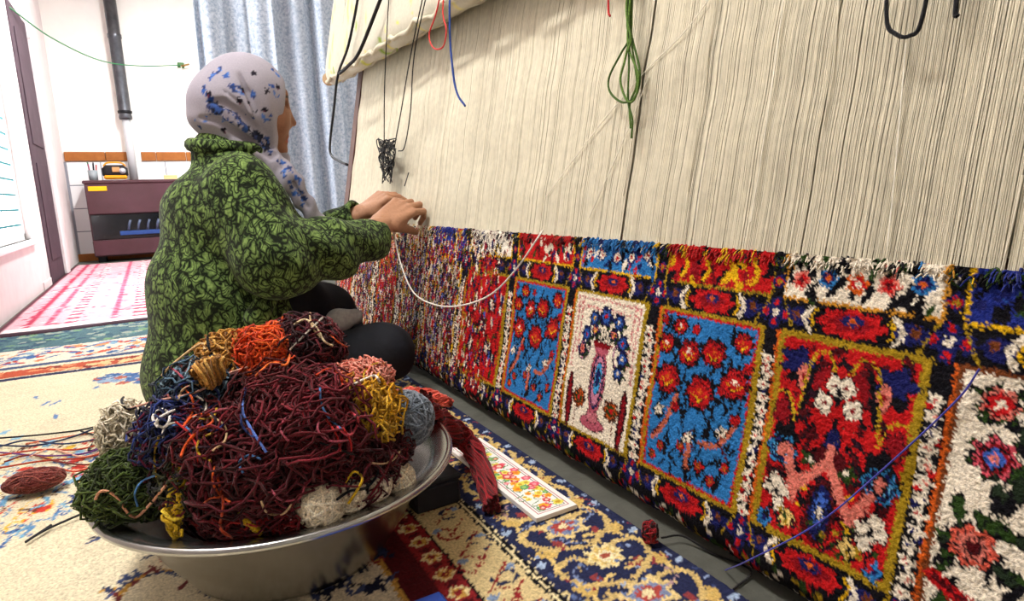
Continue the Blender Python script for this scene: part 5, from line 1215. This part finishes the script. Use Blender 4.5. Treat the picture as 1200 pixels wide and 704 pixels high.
coat = mesh('coat', cvv, cf, COATM, person, True); coat['label'] = 'dark green coat with black leaf-vein pattern'
# collar, pocket flap and cuff bands of the coat
a = np.linspace(0, 2*np.pi, 50); nc = J(268, 176, WYC)
P = np.stack([nc[0]+.078*np.cos(a), WYC+.078*np.sin(a), nc[2]-.012*np.cos(a)-.004*np.sin(2*a)], -1); Vt_, Ft_ = tubes(P[None], .017, 10); mesh('collar', Vt_, Ft_, COATM, coat)
pf = nets(blend((rcone(J(322, 335, 1.455), J(300, 372, 1.44), .02, .026), 0)), J(300, 372, 1.44)-[.09, .06, .06], J(322, 335, 1.455)+[.09, .06, .06], .005); mesh('pocket_flap', *pf, COATM, coat)

# --- trousers
TRM = mat('black_trousers', '0d0e14', .85, noise=(30, .5, '171a24'), bump=(25, .3))
tr_f0 = blend((rcone(HIP+[.02, -.09, -.04], KNR, .10, .068), 0), (rcone(KNR, J(330, 455, 1.52), .066, .05), .03), (rcone(HIP+[.02, .09, -.03], KNL, .10, .075), .05), (rcone(KNL, J(425, 425, 1.74), .068, .05), .03), (rcone(J(330, 385, 1.66), J(380, 372, 1.72), .09, .075), .05), (rcone(J(330, 352, 1.60), J(388, 362, 1.68), .085, .062), .05))
tr_f = lambda X, Y, Z: smax(tr_f0(X, Y, Z)+.003*np.sin(X*60+Y*30+Z*20), .0105-Z, .01)
tv, tf = nets(tr_f, (-.02, 1.25, 0.0), (.68, 2.05, .42), .008); ex = np.maximum(0, tv@LN-(LN@LB-.012)); tv = tv-ex[:, None]*LN; mesh('trousers', tv, tf, TRM, person)['label'] = 'black trousers'
so = blend((rcone(J(396, 376, 1.50), J(416, 371, 1.51), .026, .02), 0), (rcone(J(396, 376, 1.50), J(390, 392, 1.52), .026, .03), .02))
sv, sf = nets(so, J(396, 385, 1.50)-[.1, .08, .1], J(410, 370, 1.51)+[.1, .08, .08], .004); mesh('sock', sv, sf, mat('grey_sock', 'b4b2b2', .9, noise=(120, .5, '8f8d90')), person)['label'] = 'pale grey sock'

# --- headscarf
SCM = attr_mat('printed_scarf', rough=.75, nscale=300, namt=.06, bump=.1)
def scarf_base(X, Y, Z):
    h = blend((ellip(J(287, 120, WYC), (.107, .09, .115), .12), 0), (ellip(J(263, 126, WYC), (.082, .084, .075), .5), .03), (rcone(J(285, 150, WYC), J(302, 178, WYC), .078, .06), .04), (ellip(J(249, 145, WYC), (.052, .058, .03), .35), .022))(X, Y, Z)
    # pleats sweeping from the crown to the chin
    cx, _, cz = J(322, 188, WYC); ang = np.arctan2(Z-cz, X-cx); rad = np.hypot(X-cx, Z-cz)
    h = h+.003*np.sin(ang*17+1.2*np.sin(rad*22))*np.clip((rad-.02)*9, 0, 1)*np.clip((.2-rad)*12, 0, 1)
    # face opening
    a, b = J(335, 88, WYC), J(321, 184, WYC); d = unit(np.array([a[0]-b[0], 0, a[2]-b[2]])); n = np.array([d[2], 0, -d[0]])
    s = (X-a[0])*n[0]+(Z-a[2])*n[2]
    h = smax(h, s-.0, .01)
    # knot under the chin and the tail lying down the chest
    t = blend((rcone(J(312, 186, 1.655), J(328, 188, 1.65), .036, .024), 0), (rcone(J(318, 188, 1.60), J(338, 210, 1.58), .027, .027, .5), .02), (rcone(J(338, 210, 1.58), J(374, 262, 1.585), .027, .02, .5), .02), (rcone(J(278, 168, 1.59), J(322, 192, 1.595), .016, .022, .6), .02))(X, Y, Z)
    t = t+.003*np.sin(X*150-Z*60)
    return smin(h, t, .014)
def on_scarf(x, y):
    """near-side surface point"""
    d = ray(x, y); ts = np.linspace(1.2, 2.2, 260)/d[1]; P = CC+ts[:, None]*d; dv_ = scarf_base(P[:, 0], P[:, 1], P[:, 2]); return P[np.argmax(dv_ < 0)]
grooves = []
for pts, r in (([(246, 118), (262, 120), (280, 131), (298, 150), (322, 180)], .009), ([(280, 86), (290, 108), (303, 140), (319, 172)], .006), ([(236, 138), (252, 140), (270, 150), (292, 165), (318, 184)], .009), ([(262, 106), (284, 124), (306, 156)], .003), ([(330, 196), (345, 216), (360, 242)], .004)):
    Q = [on_scarf(*p) for p in pts]
    for i in range(len(Q)-1): grooves.append(rcone(Q[i], Q[i+1], r*(.5 if i == 0 else 1), r))
def scarf_f(X, Y, Z):
    d = scarf_base(X, Y, Z)
    for g in grooves: d = smax(d, -g(X, Y, Z), .006)
    return d
sc0 = J(290, 130, WYC)
sv, sf = nets(scarf_f, sc0-[.18, .14, .30], sc0+[.27, .14, .16], .0042)
scol = np.tile(np.array(lin('9c97a3')), (len(sv), 1)); nn = sv+rng.normal(size=sv.shape)*.0012
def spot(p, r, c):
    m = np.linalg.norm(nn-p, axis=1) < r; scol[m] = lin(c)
for x, y in [(253, 86), (247, 92), (261, 82), (266, 90), (274, 100), (278, 106), (324, 76), (322, 84), (322, 110), (318, 104), (240, 104), (244, 112), (294, 110), (252, 132), (260, 128), (246, 136), (268, 140), (256, 142), (272, 150), (313, 138), (300, 142), (282, 136), (288, 148), (330, 190), (345, 205), (336, 198), (360, 222), (350, 212), (372, 235), (342, 215), (352, 228), (334, 206), (356, 236), (346, 224), (238, 140), (232, 146)]:
    p = on_scarf(x, y)
    for k in range(5):
        spot(p+np.array([rnd(-.009, .009), 0, rnd(-.009, .009)]), rnd(.0032, .0058), random.choice(['3358a0', '274a92', '4a70b8', '2a3a6a']))
for x, y in [(285, 106), (312, 107), (297, 86), (281, 118), (326, 102), (245, 110), (262, 152), (300, 130), (310, 128), (293, 120)]:
    p = on_scarf(x, y); spot(p, .0065, '1c1624'); spot(p+np.array([0, 0, -.006]), .003, '6a2a4a')
for k in range(260):                                              # dark border band along the lower edge: print plus the fold's shade painted in
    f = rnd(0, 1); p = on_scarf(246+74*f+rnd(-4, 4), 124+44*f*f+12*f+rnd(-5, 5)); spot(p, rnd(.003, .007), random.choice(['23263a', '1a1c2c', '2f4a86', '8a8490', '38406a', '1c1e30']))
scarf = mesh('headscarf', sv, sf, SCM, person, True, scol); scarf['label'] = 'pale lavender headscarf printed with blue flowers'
